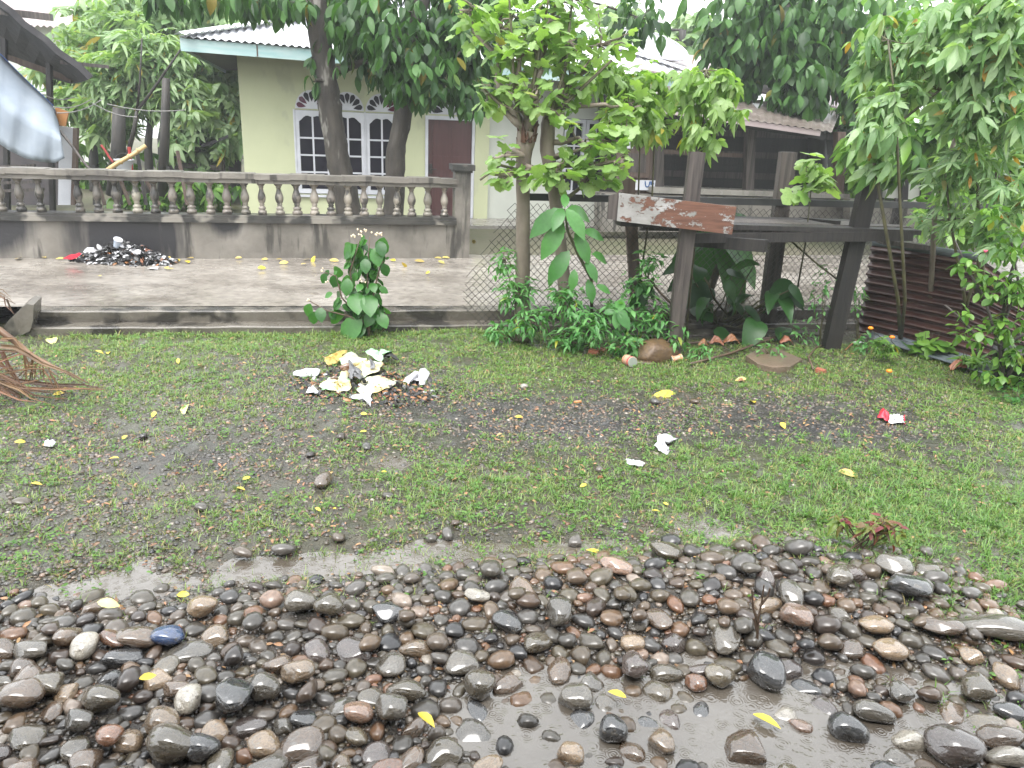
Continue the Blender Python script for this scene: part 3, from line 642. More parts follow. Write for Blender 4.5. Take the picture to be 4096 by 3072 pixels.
# paper sign with blue handwriting under the shutter
sg = MB(); pquad(sg, [(636, 180), (655.5, 180.5), (654.5, 190.5), (635.3, 190)], 13.16, .012); sgo = tag(sg.build('wall_sign', M['white']), 'small white board with blue handwritten letters under the timber shutter', 'sign')
M['ink'] = mat('blue_marker_ink', (.03, .10, .26), None, rough=.5)
mb = MB(); U = [(645.2, 181.3), (645.3, 184), (645.8, 186.3), (647, 187), (648.6, 186.2), (649.6, 184), (649.8, 181.6)]
mb.tube([PV(x, y, 13.155) for x, y in U], .012, 5); mb.tube([PV(x, y, 13.155) for x, y in ((651, 181.3), (651.2, 184.9))], .012, 5); mb.tube([PV(x, y, 13.155) for x, y in ((651.1, 183.4), (653.6, 182))], .012, 5); mb.tube([PV(x, y, 13.155) for x, y in ((651.6, 183.2), (653.9, 183.9))], .012, 5)
mb.build('handwriting', M['ink'], sgo)
# white-walled kiosk further along
ks = empty('white_kiosk', PV(908, 205, 12.6), 'white walled hut with dark posts partly hidden by the tall leafy plants', 'hut')
mb = MB(); pquad(mb, [(888, 132), (930, 134), (926, 200), (886, 198)], 12.6, .12); mb.build('wall', M['plaster_white'], ks)
mb = MB(); pquad(mb, [(905, 138), (911, 138), (908, 200), (902, 200)], 12.5, .08); mb.build('post', M['wood_dark'], ks)
mb = MB(); pquad(mb, [(926, 128), (934, 128), (931, 206), (923, 206)], 12.5, .1); mb.build('post', M['wood_dark'], ks)
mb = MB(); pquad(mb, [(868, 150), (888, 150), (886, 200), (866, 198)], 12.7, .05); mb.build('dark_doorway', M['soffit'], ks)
mb = MB(); mb.prism([PV(850, 143, 12.0), PV(950, 132, 12.0), PV(950, 122, 14), PV(850, 133, 14)], (0, 0, .03)); mb.build('roof', M['roof_grey'], ks)
mb = MB(); pquad(mb, [(850, 199), (1040, 208), (1040, 240), (850, 232)], 12.55, .2); mb.build('plinth', M['wall'], ks)

# ------------------------------------------------------------------ left back yard: shed, tarpaulin, lines, lumber
shd = empty('open_shed', D(20, 190, 12.8), 'dark open shed with a sagging blackened roof behind the garden wall', 'shed')
a0, a1, b0, b1 = D(-70, -60, 12.0), D(93, 74.5, 12.2), D(-70, 20, 14.6), D(72, 80, 14.6)
Pn = [[a0.lerp(a1, i/14).lerp(b0.lerp(b1, i/14), j/4)+Vector((0, 0, .02*math.sin(i*2.1+j)-.10*math.sin(math.pi*i/14)*0.2)) for j in range(5)] for i in range(15)]
MB().sheet(Pn, .09).build('roof', M['dark_roof'], shd)
mb = MB(); mb.beam(D(-30, 8, 12.1), D(52, 17.5, 12.3), .10, .09); mb.build('roof_beam', M['wood_grey'], shd)
mb = MB(); mb.beam(D(60, 62, 12.3), D(109, 67, 12.6), .05, .05); mb.build('roof_batten', M['wood_grey'], shd)
mb = MB(); mb.beam(D(-30, 44, 13.2), D(72, 80, 13.6), .07, .09); mb.build('rafter', M['wood_brown'], shd)
for x in (49, 4): mb = MB(); mb.beam(D(x+4, 215, 13.3), D(x, 58 if x > 20 else 30, 13.3), .075, .075); mb.build('post', M['wood_dark'], shd)
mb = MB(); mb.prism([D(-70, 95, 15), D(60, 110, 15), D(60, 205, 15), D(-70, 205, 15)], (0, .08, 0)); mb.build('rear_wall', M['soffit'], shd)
for i in range(4): mb = MB(); mb.prism([D(-60, 168+i*8, 13), D(34+3*i, 164+i*8, 13), D(34+3*i, 167+i*8, 13), D(-60, 171+i*8, 13)], (0, .05, 0)); mb.build('side_plank', M['wood_grey'], shd)
# tarpaulin hanging over a line
top = [(-60, 18), (-30, 34), (0, 54), (14, 68), (29, 83), (42, 95), (53, 106), (58, 121)]
bot = [(-60, 122), (-30, 134), (0, 144), (10, 151), (25, 158), (42, 162), (55, 163), (64.5, 158)]
Pn = []
for i in range(29):
    q = i/28*7; k = min(6, int(q)); f = q-k
    t_ = (top[k][0]+(top[k+1][0]-top[k][0])*f, top[k][1]+(top[k+1][1]-top[k][1])*f); b_ = (bot[k][0]+(bot[k+1][0]-bot[k][0])*f, bot[k][1]+(bot[k+1][1]-bot[k][1])*f)
    row = []
    for j in range(13):
        g = j/12; Yd = 12.6-.8*min(1, g/.5)**.8+.10*max(0, g-.6)+(.008+.018*g)*math.sin(i*.8+g*2.4)+.012*g*math.sin(i*2.1+g*5)+.01*math.sin(i*.5+g*9)
        row.append(D(t_[0]+(b_[0]-t_[0])*g, t_[1]+(b_[1]-t_[1])*g, Yd))
    Pn.append(row)
tp = tag(MB().sheet(Pn, .006).build('tarpaulin', M['tarp'], smooth=True), 'big grey blue tarpaulin sagging from the shed above the garden wall', 'tarpaulin')
MB().tube([r[0]+Vector((0, -.006, 0)) for r in Pn], .012, 5).build('edge_hem', M['blue'], tp)
tag(MB().prism([D(55, 107, 12.6), D(68.5, 112, 12.6), D(65, 126.5, 12.6), D(58, 125, 12.6)], (0, .03, 0)).build('orange_board', M['orange']), 'tilted orange board hanging beside the tarpaulin edge', 'board')
bd = empty('propped_door', D(66, 200, 12.9), 'pale panel in a brown timber frame standing under the orange board', 'panel')
mb = MB(); mb.prism([D(59, 126, 12.8), D(74, 128, 12.8), D(71, 205, 12.8), D(58, 205, 12.8)], (0, .04, 0)); mb.build('panel', M['white'], bd)
mb = MB(); mb.prism([D(73, 128, 12.75), D(77, 128, 12.75), D(75, 205, 12.75), D(70.5, 205, 12.75)], (0, .07, 0)); mb.build('frame', M['wood_brown'], bd)
for i, (p, q, r, mt, nm, lb, ct) in enumerate((((102, 174, 12.0), (146, 145.5, 12.3), .036, 'bamboo', 'bamboo_pole', 'thick pale bamboo pole leaning above the garden wall', 'pole'),
        ((60, 131, 12.2), (92, 172, 12.0), .022, 'wood_grey', 'wooden_stick', 'thin grey stick leaning down from the pale panel', 'stick'),
        ((101, 145, 13), (113, 162, 13), .02, 'red', 'red_rod', 'short red rod sloping behind the bamboo pole', 'rod'),
        ((129, 147, 13), (132, 172, 13), .028, 'red', 'red_rod', 'upright red rod behind the bamboo pole', 'rod'))):
    a, b_ = D(*p), D(*q); mb = MB(); mb.tube([a, a.lerp(b_, .35)+Vector((0, 0, .01)), a.lerp(b_, .7)-Vector((0, 0, .01)), b_], [r, r*.95, r*.9, r*.85], 8)
    if mt == 'bamboo':
        for q_ in (.2, .42, .62, .82): c = a.lerp(b_, q_); e = (b_-a).normalized()*.012; mb.tube([c-e, c+e], r*1.12, 8)
    tag(mb.build(nm, M[mt], smooth=mt == 'bamboo'), lb, ct)
LN = [((53, 107, 12.3), (92, 99, 13), 'upper'), ((57, 113, 12.3), (102, 99.5, 13), 'middle'), ((42, 94, 12.3), (74, 97, 13), 'top'), ((92, 103, 13.5), (137, 117, 13.8), 'sagging'), ((107, 104, 13.5), (185, 110, 14.4), 'long')]
for p, q, w_ in LN:
    a, b_ = D(*p), D(*q); mb = MB(); mb.tube([a.lerp(b_, k/6)-Vector((0, 0, .06*math.sin(math.pi*k/6))) for k in range(7)], .008, 5)
    tag(mb.build('washing_line', M['rope']), '%s pale cord strung from the tarpaulin toward the trees' % w_, 'cord', 'cords strung behind the garden wall')
bk = empty('white_bucket', D(126, 178, 13.0), 'white bucket standing behind the bamboo pole', 'bucket')
c = D(126, 178, 13.0)
MB().lathe([(.10, 0), (.11, .02), (.14, .27), (.155, .28), (.155, .30), (.13, .30), (.12, .05)], c, 14).build('bucket_body', M['white'], bk, smooth=True)
tg = D(126, 178, 13.0); MB().tube([tg+Vector((.14*math.cos(a), 0, .29+.10*math.sin(a))) for a in np.linspace(0, math.pi, 9)], .006, 5).build('bail_handle', M['metal_grey'], bk)
mb = MB()
for i in range(9):
    p = D(82+i*13+RN.uniform(-4, 4), 205, 13+RN.random()); mb2 = MB(); q = p+Vector((RN.uniform(-.5, .3), .1, RN.uniform(.5, 1.1))); mb2.beam(p, q, .05, .035); tag(mb2.build('leaning_plank', M['wood_dark' if i % 2 else 'wood_brown']), 'dark plank leaning in the cluttered yard seen through the balusters', 'plank', 'planks behind the balustrade')
# dark lean-to at the back against the house side
lt = empty('back_lean_to', D(205, 205, 17.5), 'small dark lean-to with a black sloping roof beside the house', 'lean-to')
mb = MB(); mb.prism([D(170, 160, 16.5), D(228, 138, 16.5), D(236, 130, 19), D(180, 148, 19)], (0, 0, .06)); mb.build('roof', M['dark_roof'], lt)
for x in (178, 198, 222): mb = MB(); mb.beam(D(x+2, 205, 16.8), D(x, 155-(x-178)*.32, 16.8), .08, .08); mb.build('post', M['wood_grey'], lt)
mb = MB(); mb.beam(D(178, 165, 16.75), D(222, 168, 16.75), .05, .1); mb.build('rail', M['wood_grey'], lt)
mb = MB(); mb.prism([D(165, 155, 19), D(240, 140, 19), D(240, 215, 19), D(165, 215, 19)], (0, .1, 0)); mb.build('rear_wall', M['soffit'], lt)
# far houses
fh = empty('distant_house', D(60, 60, 26), 'distant house with a pinkish grey corrugated roof above the shed', 'house')
n = 120; V, F = [], []
for i in range(n+1):
    q = i/n; f = D(-40+152*q, 22+8*q, 25); b_ = D(-10+125*q, -45, 29); o = Vector((0, 0, .03*math.sin(i*2*math.pi/5))); V += [f+o, b_+o]
for i in range(n): F.append((i*2, i*2+2, i*2+3, i*2+1))
MB().add(V, F).build('roof', M['roof_grey'], fh, smooth=True)
MB().prism([D(-40, 20, 25.6), D(105, 27, 25.6), D(105, 170, 25.6), D(-40, 170, 25.6)], (0, .2, 0)).build('wall', M['plaster_white'], fh)
MB().prism([D(72, 27, 25.5), D(94, 29, 25.5), D(93, 36, 25.5), D(72, 34, 25.5)], (0, .05, 0)).build('awning', M['blue'], fh)
# ------------------------------------------------------------------ leaves
def strip_leaf(ws, bend=.25, fold=.12, tw=0.0):     # (t, half width) along +Y
    V, F = [], []; k = len(ws)
    for t, w_ in ws:
        z = -bend*t*t; V += [(-w_, t, z+fold*w_), (0, t, z), (w_, t, z+fold*w_)]
    for i in range(k-1):
        a = i*3; F += [(a, a+1, a+4, a+3), (a+1, a+2, a+5, a+4)]
    return np.array(V), F
def join(parts):
    V, F, b = [], [], 0
    for v, f in parts: V.append(v); F += [tuple(i+b for i in q) for q in f]; b += len(v)
    return np.concatenate(V), F
def xform(vf, ang=0, tilt=0, s=1, off=(0, 0, 0)):
    v, f = vf; Mx = np.array((Matrix.Rotation(ang, 3, 'Z') @ Matrix.Rotation(tilt, 3, 'X'))); return (v*s)@Mx.T+np.array(off), f
OVAL = [(0, .012), (.12, .13), (.35, .235), (.6, .24), (.82, .15), (1, .005)]
NARROW = [(0, .01), (.2, .08), (.5, .12), (.8, .075), (1, .004)]
LEAF = {}
LEAF['oval'] = strip_leaf(OVAL, .28, .25)
LEAF['oval2'] = strip_leaf([(0, .012), (.15, .16), (.4, .28), (.65, .26), (.88, .14), (1, .01)], .12, .18)
LEAF['ellip'] = strip_leaf([(0, .01), (.1, .09), (.3, .17), (.55, .185), (.8, .11), (1, .004)], .3, .3)
LEAF['serr'] = strip_leaf([(0, .01), (.08, .06), (.18, .15), (.22, .14), (.34, .195), (.38, .185), (.5, .21), (.54, .2), (.66, .19), (.7, .175), (.82, .115), (.9, .07), (1, .003)], .34, .22)
LEAF['heart'] = strip_leaf([(-.18, .16), (-.05, .30), (.12, .37), (.35, .36), (.6, .27), (.85, .12), (1, .005)], .25, .15)
LEAF['long'] = strip_leaf([(0, .02), (.1, .09), (.3, .14), (.6, .145), (.85, .09), (1, .01)], .5, .3)
LEAF['cassava'] = join([xform(strip_leaf(NARROW, .35, .2), a, 0, s) for a, s in ((0, 1), (.75, .95), (-.75, .95), (1.5, .8), (-1.5, .8), (2.25, .55), (-2.25, .55))])
LEAF['palm5'] = join([xform(strip_leaf(OVAL, .45, .2), a, -.25, s) for a, s in ((0, .85), (1.0, .75), (-1.0, .75), (2.0, .55), (-2.0, .55))])
LEAF['pinnate'] = join([xform(strip_leaf(OVAL, .3, .2), a*1.15, -.2, .38, (0, y, -.15*y*y)) for y in (.15, .38, .61, .82) for a in (1, -1)]+[xform(strip_leaf(OVAL, .3, .2), 0, -.2, .38, (0, .9, -.13))])
def lobed(pts, bend=.22):
    V = [(0, 0, 0)]; 
    for a, r in pts: x, y = r*math.sin(a), r*math.cos(a); V.append((x, y+.25, -bend*(x*x+y*y)+.02*math.cos(a*5)))
    V[0] = (0, .25, .02); k = len(pts)
    return np.array(V), [(0, i+1, i+2) for i in range(k-1)]
LEAF['lobed'] = lobed([(a, r) for a, r in ((-3.0, .22), (-2.55, .5), (-2.1, .56), (-1.75, .45), (-1.45, .62), (-1.15, .62), (-.85, .46), (-.55, .62), (-.3, .70), (0, .82), (.3, .70), (.55, .62), (.85, .46), (1.15, .62), (1.45, .62), (1.75, .45), (2.1, .56), (2.55, .5), (3.0, .22))])
LEAF_ME = {}
def leaf_mesh(kind, mt):
    k = (kind, mt.name)
    if k not in LEAF_ME:
        v, f = LEAF[kind]; me = bpy.data.meshes.new('leaf'); me.from_pydata(v.tolist(), [], f); me.materials.append(mt)
        me.polygons.foreach_set('use_smooth', [True]*len(me.polygons)); me.update(); LEAF_ME[k] = me
    return LEAF_ME[k]
def frames(d, n_):
    d = d/np.linalg.norm(d, axis=1, keepdims=True)
    x = np.cross(d, n_); L = np.linalg.norm(x, axis=1, keepdims=True); x = np.where(L > 1e-4, x/np.maximum(L, 1e-9), np.array([[1., 0, 0]])); z = np.cross(x, d)
    return x, d, z
def foliage(parent, kind, P, d, n_, s, mt, singles=0, name='leaf', mass='foliage', wv=.22):
    """leaves of one plant: the nearest ones as parts, the others joined in one part"""
    P, d, n_, s = np.asarray(P, float), np.asarray(d, float), np.asarray(n_, float), np.asarray(s, float)
    x, y, z = frames(d, n_); wf = 1+rng.uniform(-wv, wv, len(P))
    z = z*rng.uniform(.2, 2.4, (len(P), 1))
    o = np.argsort(P[:, 1]-s) if singles else np.arange(len(P))
    me = leaf_mesh(kind, mt)
    for i in o[:singles]:
        Mx = Matrix(((x[i, 0]*s[i]*wf[i], y[i, 0]*s[i], z[i, 0]*s[i], P[i, 0]), (x[i, 1]*s[i]*wf[i], y[i, 1]*s[i], z[i, 1]*s[i], P[i, 1]), (x[i, 2]*s[i]*wf[i], y[i, 2]*s[i], z[i, 2]*s[i], P[i, 2]), (0, 0, 0, 1)))
        inst(name, me, Mx, parent)
    r = o[singles:]
    if len(r):
        v, f = LEAF[kind]; k = len(v)
        W = P[r][:, None, :]+s[r][:, None, None]*(v[None, :, 0:1]*(x[r]*wf[r][:, None])[:, None, :]+v[None, :, 1:2]*y[r][:, None, :]+v[None, :, 2:3]*z[r][:, None, :])
        off = (np.arange(len(r))*k)[:, None, None]
        q4 = np.array([q for q in f if len(q) == 4]); q3 = np.array([q for q in f if len(q) == 3])
        ob = np_mesh(mass, W, quads=(q4[None]+off).reshape(-1, 4) if len(q4) else None, tris=(q3[None]+off).reshape(-1, 3) if len(q3) else None, mat=mt, parent=parent, smooth=True)
        tag(ob, kind='stuff')
def clump(c, r, n, s, droop=.7, pair=1, shell=.5, spread=.6, updir=.0):
    """n leaf nodes in an ellipsoid; returns P, d, normal, size"""
    c, r = np.array(c, float), np.array(r if hasattr(r, '__len__') else (r, r, r), float)
    q = rng.normal(size=(n, 3)); q /= np.linalg.norm(q, axis=1, keepdims=True); q *= (shell+(1-shell)*rng.random((n, 1)))*rng.random((n, 1))**.33
    P = c+q*r
    P = np.repeat(P, pair, 0); m_ = len(P)
    az = rng.random(m_)*2*math.pi
    if pair > 1: az = np.repeat(rng.random(n)*6.28, pair)+np.tile(np.arange(pair)*6.28/pair, n)+rng.normal(size=m_)*.3
    d = np.stack([np.cos(az)*spread, np.sin(az)*spread, -droop+rng.normal(size=m_)*.25+updir], -1)+np.repeat(q, pair, 0)*.4
    nn = np.stack([np.cos(az)*.5, np.sin(az)*.5, np.ones(m_)], -1)+rng.normal(size=(m_, 3))*.3
    return P, d, nn, s*rng.uniform(.65, 1.2, m_)
def cat4(L): return [np.concatenate([q[i] for q in L]) for i in range(4)]
def wiggle(a, b, k=5, amp=.06):
    a, b = Vector(a), Vector(b); return [a.lerp(b, i/k)+Vector((RN.uniform(-amp, amp), RN.uniform(-amp, amp), RN.uniform(-amp, amp)*.5))*(0 < i < k) for i in range(k+1)]
def twigs(parent, src, P, n, mt, r=.008, name='twig'):
    mb = MB(); idx = rng.choice(len(P), min(n, len(P)), replace=False); src = [Vector(p) for p in src]
    for i in idx:
        p = Vector(P[i]); a = min(src, key=lambda q: (q-p).length); mb.tube(wiggle(a, p, 4, .04), [r*1.6, r*1.4, r*1.1, r*.8, r*.5], 5, cap=False)
    return tag(mb.build(name, mt, parent), kind='stuff')
def pm(px, Y): return px*Y/CAM_F*1.03           # pixels to metres at depth Y
def tree(name, label, trunk, radii, clumps, kind, size, mt, bark, singles=0, cat='tree', group=None, pair=1, droop=.7, tw=40, jit=.06, shell=.4, spread=.6, tn=10, up=0, dens=1.35):
    """trunk: world points; clumps: (px, py, Y, rx px, ry px, rdepth m, n)"""
    t = empty(name, trunk[0], label, cat, group)
    pts = []
    for i in range(len(trunk)-1):
        k = 5 if len(trunk) < 6 else 3
        pts += [Vector(trunk[i]).lerp(Vector(trunk[i+1]), j/k) for j in range(k)]
    pts.append(Vector(trunk[-1])); rr = list(np.interp(np.linspace(0, 1, len(pts)), np.linspace(0, 1, len(radii)), radii))
    MB().tube(pts, rr, tn, jit=jit).build('trunk', bark, t, smooth=True)
    L = []; mb = MB(); nodes_ = list(pts[len(pts)//2:])
    for x, y, Yd, rx, ry, rd, n in clumps:
        c = D(x, y, Yd); L.append(clump(c, (pm(rx, Yd), rd, pm(ry, Yd)), int(n*dens), size, droop, pair, shell, spread, up))
        a = min(pts[len(pts)//3:], key=lambda q: (q-c).length); w_ = wiggle(a, c, 5, .08); r0 = max(.012, rr[-1]*.45); mb.tube(w_, [r0, r0*.9, r0*.75, r0*.6, r0*.5, r0*.35], 6, cap=False); nodes_ += w_[2:]
    mb.build('branch', bark, t, smooth=True)
    A = cat4(L); foliage(t, kind, *A, mt, singles)
    if tw: twigs(t, nodes_, A[0], tw, bark)
    return t

# ------------------------------------------------------------------ the two trees before the house
def DP(L, Y): return [D(x, y, Y) for x, y in L]
tree('fruit_tree', 'thick leaning lichen-spotted trunk with dark hanging leaves before the house window',
     [D(352, 226, 12.3)]+DP([(347, 200), (342, 178), (338, 158), (335, 139), (331, 115), (328, 92), (323, 58), (318, 23), (314, 0), (308, -50)], 12.3), [.22, .19, .18, .17, .165, .17, .16, .165, .175, .16],
     [(372, 35, 12.2, 52, 40, .9, 190), (430, 28, 12.4, 55, 40, 1.0, 170), (395, 60, 12.0, 42, 22, .6, 75), (350, 15, 12.8, 40, 30, .8, 90), (250, -2, 11.6, 60, 12, .7, 46), (180, -6, 11.4, 45, 12, .6, 34), (290, 2, 11.8, 40, 12, .5, 30), (312, 58, 12.2, 8, 10, .2, 5), (316, 80, 12.1, 8, 6, .2, 4), (420, -20, 12.5, 140, 22, 1.4, 170)],
     'oval', .24, M['lf_dark'], M['bark'], 300, pair=2, droop=.85, tw=90, jit=.11, tn=18, dens=1.15)
tree('fruit_tree', 'thinner straight lichen-spotted trunk with dark hanging leaves near the maroon door',
     [D(392, 226, 12.0)]+DP([(394, 205), (395, 178), (396, 150), (401, 127), (407, 92), (409, 75), (414, 40), (422, 0), (430, -40)], 12.0), [.17, .15, .145, .14, .13, .125, .12, .11, .10, .08],
     [(420, 62, 11.7, 42, 34, .6, 105), (465, 48, 11.9, 38, 38, .7, 95), (430, 86, 11.6, 38, 18, .45, 46), (470, 95, 11.7, 30, 22, .4, 34), (400, 40, 11.6, 50, 40, .5, 75), (480, 10, 12.3, 50, 34, .8, 90), (402, 84, 11.7, 16, 12, .3, 14), (555, 28, 12.6, 45, 36, .8, 75), (640, 18, 13, 40, 28, .7, 40)],
     'oval', .235, M['lf_dark'], M['bark'], 300, pair=2, droop=.85, tw=70, jit=.11, tn=16, dens=1.15)
# ------------------------------------------------------------------ living-fence stumps with lobed leaves
tree('pollarded_tree', 'pale chopped trunk with a splintered top and lobed light green leaves',
     [on(522, 341)]+DP([(522, 300), (523, 255), (523, 215), (523, 175), (524, 150), (528, 131)], 7.65), [.085, .075, .07, .066, .065, .08, .10],
     [(508, 152, 7.4, 20, 22, .25, 14), (500, 175, 7.3, 18, 16, .25, 12), (538, 170, 7.35, 26, 22, .3, 18), (520, 60, 7.6, 34, 50, .4, 56), (545, 30, 7.7, 40, 36, .45, 64), (500, 30, 7.8, 30, 36, .4, 46), (530, 95, 7.5, 36, 24, .35, 34), (490, 95, 7.7, 22, 22, .3, 22), (560, -5, 7.8, 60, 24, .5, 50), (470, 10, 8.0, 24, 40, .4, 30)],
     'lobed', .125, M['lf_light'], M['bark_pale'], 200, droop=.35, tw=90, jit=.05, dens=1.1)
tree('pollarded_tree', 'pale pollarded trunk forked at the top beside the big serrated leaves',
     [on(568, 338)]+DP([(566, 300), (562, 260), (557, 215), (553, 180), (547, 150), (548, 125), (553, 108)], 7.75), [.075, .07, .066, .062, .064, .07, .07, .075],
     [(560, 165, 7.45, 28, 24, .3, 20), (585, 150, 7.5, 30, 34, .35, 34), (610, 140, 7.5, 26, 34, .35, 32), (600, 175, 7.4, 30, 22, .3, 24), (570, 75, 7.7, 38, 36, .45, 58), (600, 45, 7.9, 36, 34, .5, 46), (565, 40, 7.6, 30, 30, .4, 34), (628, 105, 7.7, 28, 30, .4, 40), (560, 115, 7.5, 24, 18, .25, 18), (620, 160, 7.3, 16, 20, .25, 12)],
     'lobed', .125, M['lf_light'], M['bark_pale'], 200, droop=.35, tw=90, jit=.05, dens=1.1)
cw = MB()
c = D(527, 131, 7.62)
for i in range(26):
    a = RN.random()*6.28; p = c+Vector((math.cos(a)*.07, math.sin(a)*.07, RN.uniform(-.14, .02))); cw.tube([p, p+Vector((math.cos(a)*.03, math.sin(a)*.03, RN.uniform(.05, .14)))], [.022, .004], 5)
sp1 = [o for o in bpy.data.objects if o.name.startswith('pollarded_tree') and o.parent is None]
cw.build('splintered_top', M['broken_wood'], sp1[0])
for o, stems in ((sp1[0], [((522, 135), (514, 90), (512, 40), (508, -20)), ((530, 132), (534, 80), (545, 20), (552, -20)), ((518, 170), (500, 165), (480, 180))]), (sp1[1], [((552, 110), (565, 70), (570, 20), (574, -15)), ((565, 200), (590, 180), (605, 150), (610, 120)), ((556, 112), (580, 90), (612, 60))])):
    mb = MB()
    for s_ in stems: mb.tube([D(x, y, 7.6) for x, y in s_], [.02, .016, .012, .008][:len(s_)], 6)
    mb.build('shoot', M['twig'], o)

# ------------------------------------------------------------------ sprouting plants along the fence
def bush(name, label, base, stems, clumps, kind, size, mt, bark=None, singles=0, cat='plant', group=None, droop=.4, pair=1, tw=25, sr_=.012, **kw):
    t = empty(name, base, label, cat, group); mb = MB(); nod = []
    for s_ in stems:
        k = len(s_); mb.tube(s_, [sr_*(1-.6*i/(k-1)) for i in range(k)], 6); nod += [Vector(p) for p in s_]
    mb.build('stem', bark or M['twig'], t, smooth=True)
    A = cat4([clump(D(x, y, Yd), (pm(rx, Yd), rd, pm(ry, Yd)), n, size, droop, pair, **kw) for x, y, Yd, rx, ry, rd, n in clumps])
    foliage(t, kind, *A, mt, singles)
    if tw: twigs(t, nod, A[0], tw, bark or M['twig'], .004)
    return t
bush('cassava_shrub', 'bright drooping-leaf shrub sprouting behind the nearest timber post', on(690, 350), [[on(690, 350)+Vector((0, .25, 0)), D(699, 200, 7.55), D(703, 130, 7.55), D(706, 70, 7.55)]],
     [(705, 78, 7.5, 32, 16, .3, 26), (705, 105, 7.5, 38, 24, .35, 40), (702, 135, 7.45, 26, 22, .28, 26), (690, 85, 7.6, 20, 18, .25, 22), (728, 88, 7.5, 18, 12, .25, 16), (735, 112, 7.5, 12, 8, .2, 8)], 'palm5', .145, M['lf_light'], singles=110, droop=.45)
bush('cassava_shrub', 'wide mass of small drooping leaves between the stumps and the sprouting post', on(640, 335), [[on(640, 335)+Vector((0, .5, 0)), D(652, 200, 8.2), D(655, 130, 8.2), D(660, 80, 8.2)], [on(640, 335)+Vector((0, .5, 0)), D(640, 150, 8.2), D(628, 90, 8.2)]],
     [(640, 80, 8.2, 36, 18, .4, 50), (660, 105, 8.2, 34, 22, .4, 50), (625, 100, 8.2, 28, 28, .4, 44), (650, 130, 8.1, 32, 16, .35, 34), (675, 85, 8.3, 22, 18, .35, 24), (610, 75, 8.3, 26, 20, .35, 32)], 'palm5', .15, M['lf_light'], singles=150, droop=.45)
bush('gourd_vine', 'bright lobed leaves poking up between two timber posts', on(800, 330), [[on(800, 330)+Vector((0, .3, 0)), D(806, 240, 8.0), D(812, 180, 8.0)]],
     [(812, 162, 7.9, 20, 12, .2, 12), (822, 180, 7.9, 24, 16, .22, 16), (805, 190, 7.9, 18, 12, .2, 8)], 'lobed', .16, M['lf_light'], singles=36, droop=.4, tw=10)
TR = 'tall cassava plants crowding the yard corner'
for lb, b0, st_, cl_ in (
    ('tall cassava with a bare diagonal branch behind the pointed post', (905, 345), [[(898, 300), (872, 150), (905, 118), (940, 90), (970, 62)], [(905, 300), (900, 200), (895, 100), (888, 40)]],
     [(890, 95, 7.6, 34, 30, .4, 44), (875, 120, 7.4, 24, 26, .3, 26), (915, 60, 7.8, 40, 34, .45, 60), (880, 40, 7.9, 26, 34, .4, 34), (880, 160, 7.5, 20, 18, .3, 14)]),
    ('tall cassava with crowded pale leaves against the upper corner', (985, 345), [[(985, 300), (978, 200), (975, 100), (980, 10)], [(975, 280), (995, 180), (1010, 80)]],
     [(965, 60, 7.3, 42, 40, .5, 80), (1005, 40, 7.2, 40, 42, .5, 80), (980, 110, 7.2, 44, 34, .45, 76), (1015, 110, 7.0, 30, 40, .4, 56), (950, 20, 7.6, 44, 26, .5, 58), (1010, -5, 7.4, 50, 24, .5, 56)]),
    ('lower cassava with broad finger leaves above the rusty sheet', (965, 340), [[(965, 300), (950, 220), (945, 170)], [(968, 300), (990, 230), (1000, 170)]],
     [(945, 175, 7.6, 26, 26, .3, 28), (975, 160, 7.3, 36, 30, .35, 48), (1005, 190, 7.1, 30, 36, .35, 46), (960, 210, 7.6, 28, 22, .3, 26), (1000, 235, 7.2, 26, 20, .3, 26), (930, 215, 8.2, 24, 18, .3, 18)])):
    bs = on(*b0)+Vector((0, .1, 0)); bush('cassava_plant', lb, bs, [[bs]+[D(x, y, 7.5) for x, y in s_] for s_ in st_], cl_, 'cassava' if 'finger' in lb else 'palm5', .175, M['lf_corner'], M['twig'], 140, 'plant', TR, droop=.3, sr_=.02, tw=40)
mb = MB(); mb.tube([on(928, 345), D(935, 215, 7.9), D(946, 165, 7.9), D(960, 126, 7.9)], [.03, .026, .024, .02], 7)
tag(mb.build('bare_pole', M['bark_pale'], smooth=True), 'bare pinkish brown pole leaning among the cassava leaves', 'pole')
# big serrated plant
def explicit(t, leaves, Y, kind, mt, wf=1.0, stemr=.012, bend=None):
    for (x0, y0), (x1, y1), dy in leaves:
        a, b_ = D(x0, y0, Y), D(x1, y1, Y+dy); d = b_-a; L = d.length
        n_ = np.array([[0.1, -.8, .75]]); x, y, z = frames(np.array([d]), n_); s = L/.97
        Mx = Matrix(((x[0, 0]*s*wf, y[0, 0]*s, z[0, 0]*s, a.x), (x[0, 1]*s*wf, y[0, 1]*s, z[0, 1]*s, a.y), (x[0, 2]*s*wf, y[0, 2]*s, z[0, 2]*s, a.z), (0, 0, 0, 1)))
        inst('leaf', leaf_mesh(kind, mt), Mx, t)
def c7(x, y): return ((1800+x/2.16)/4, (650+y/2.16)/4)
bl = empty('broadleaf_plant', on(592, 332), 'tall plant with big drooping serrated leaves before the pollarded trunks', 'plant')
mb = MB(); mb.tube([on(592, 332), D(*c7(1220, 1000), 7.3), D(*c7(1110, 800), 7.3), D(*c7(1020, 600), 7.3), D(*c7(985, 400), 7.3)], [.02, .018, .016, .013, .01], 7); mb.build('stem', M['twig'], bl, smooth=True)
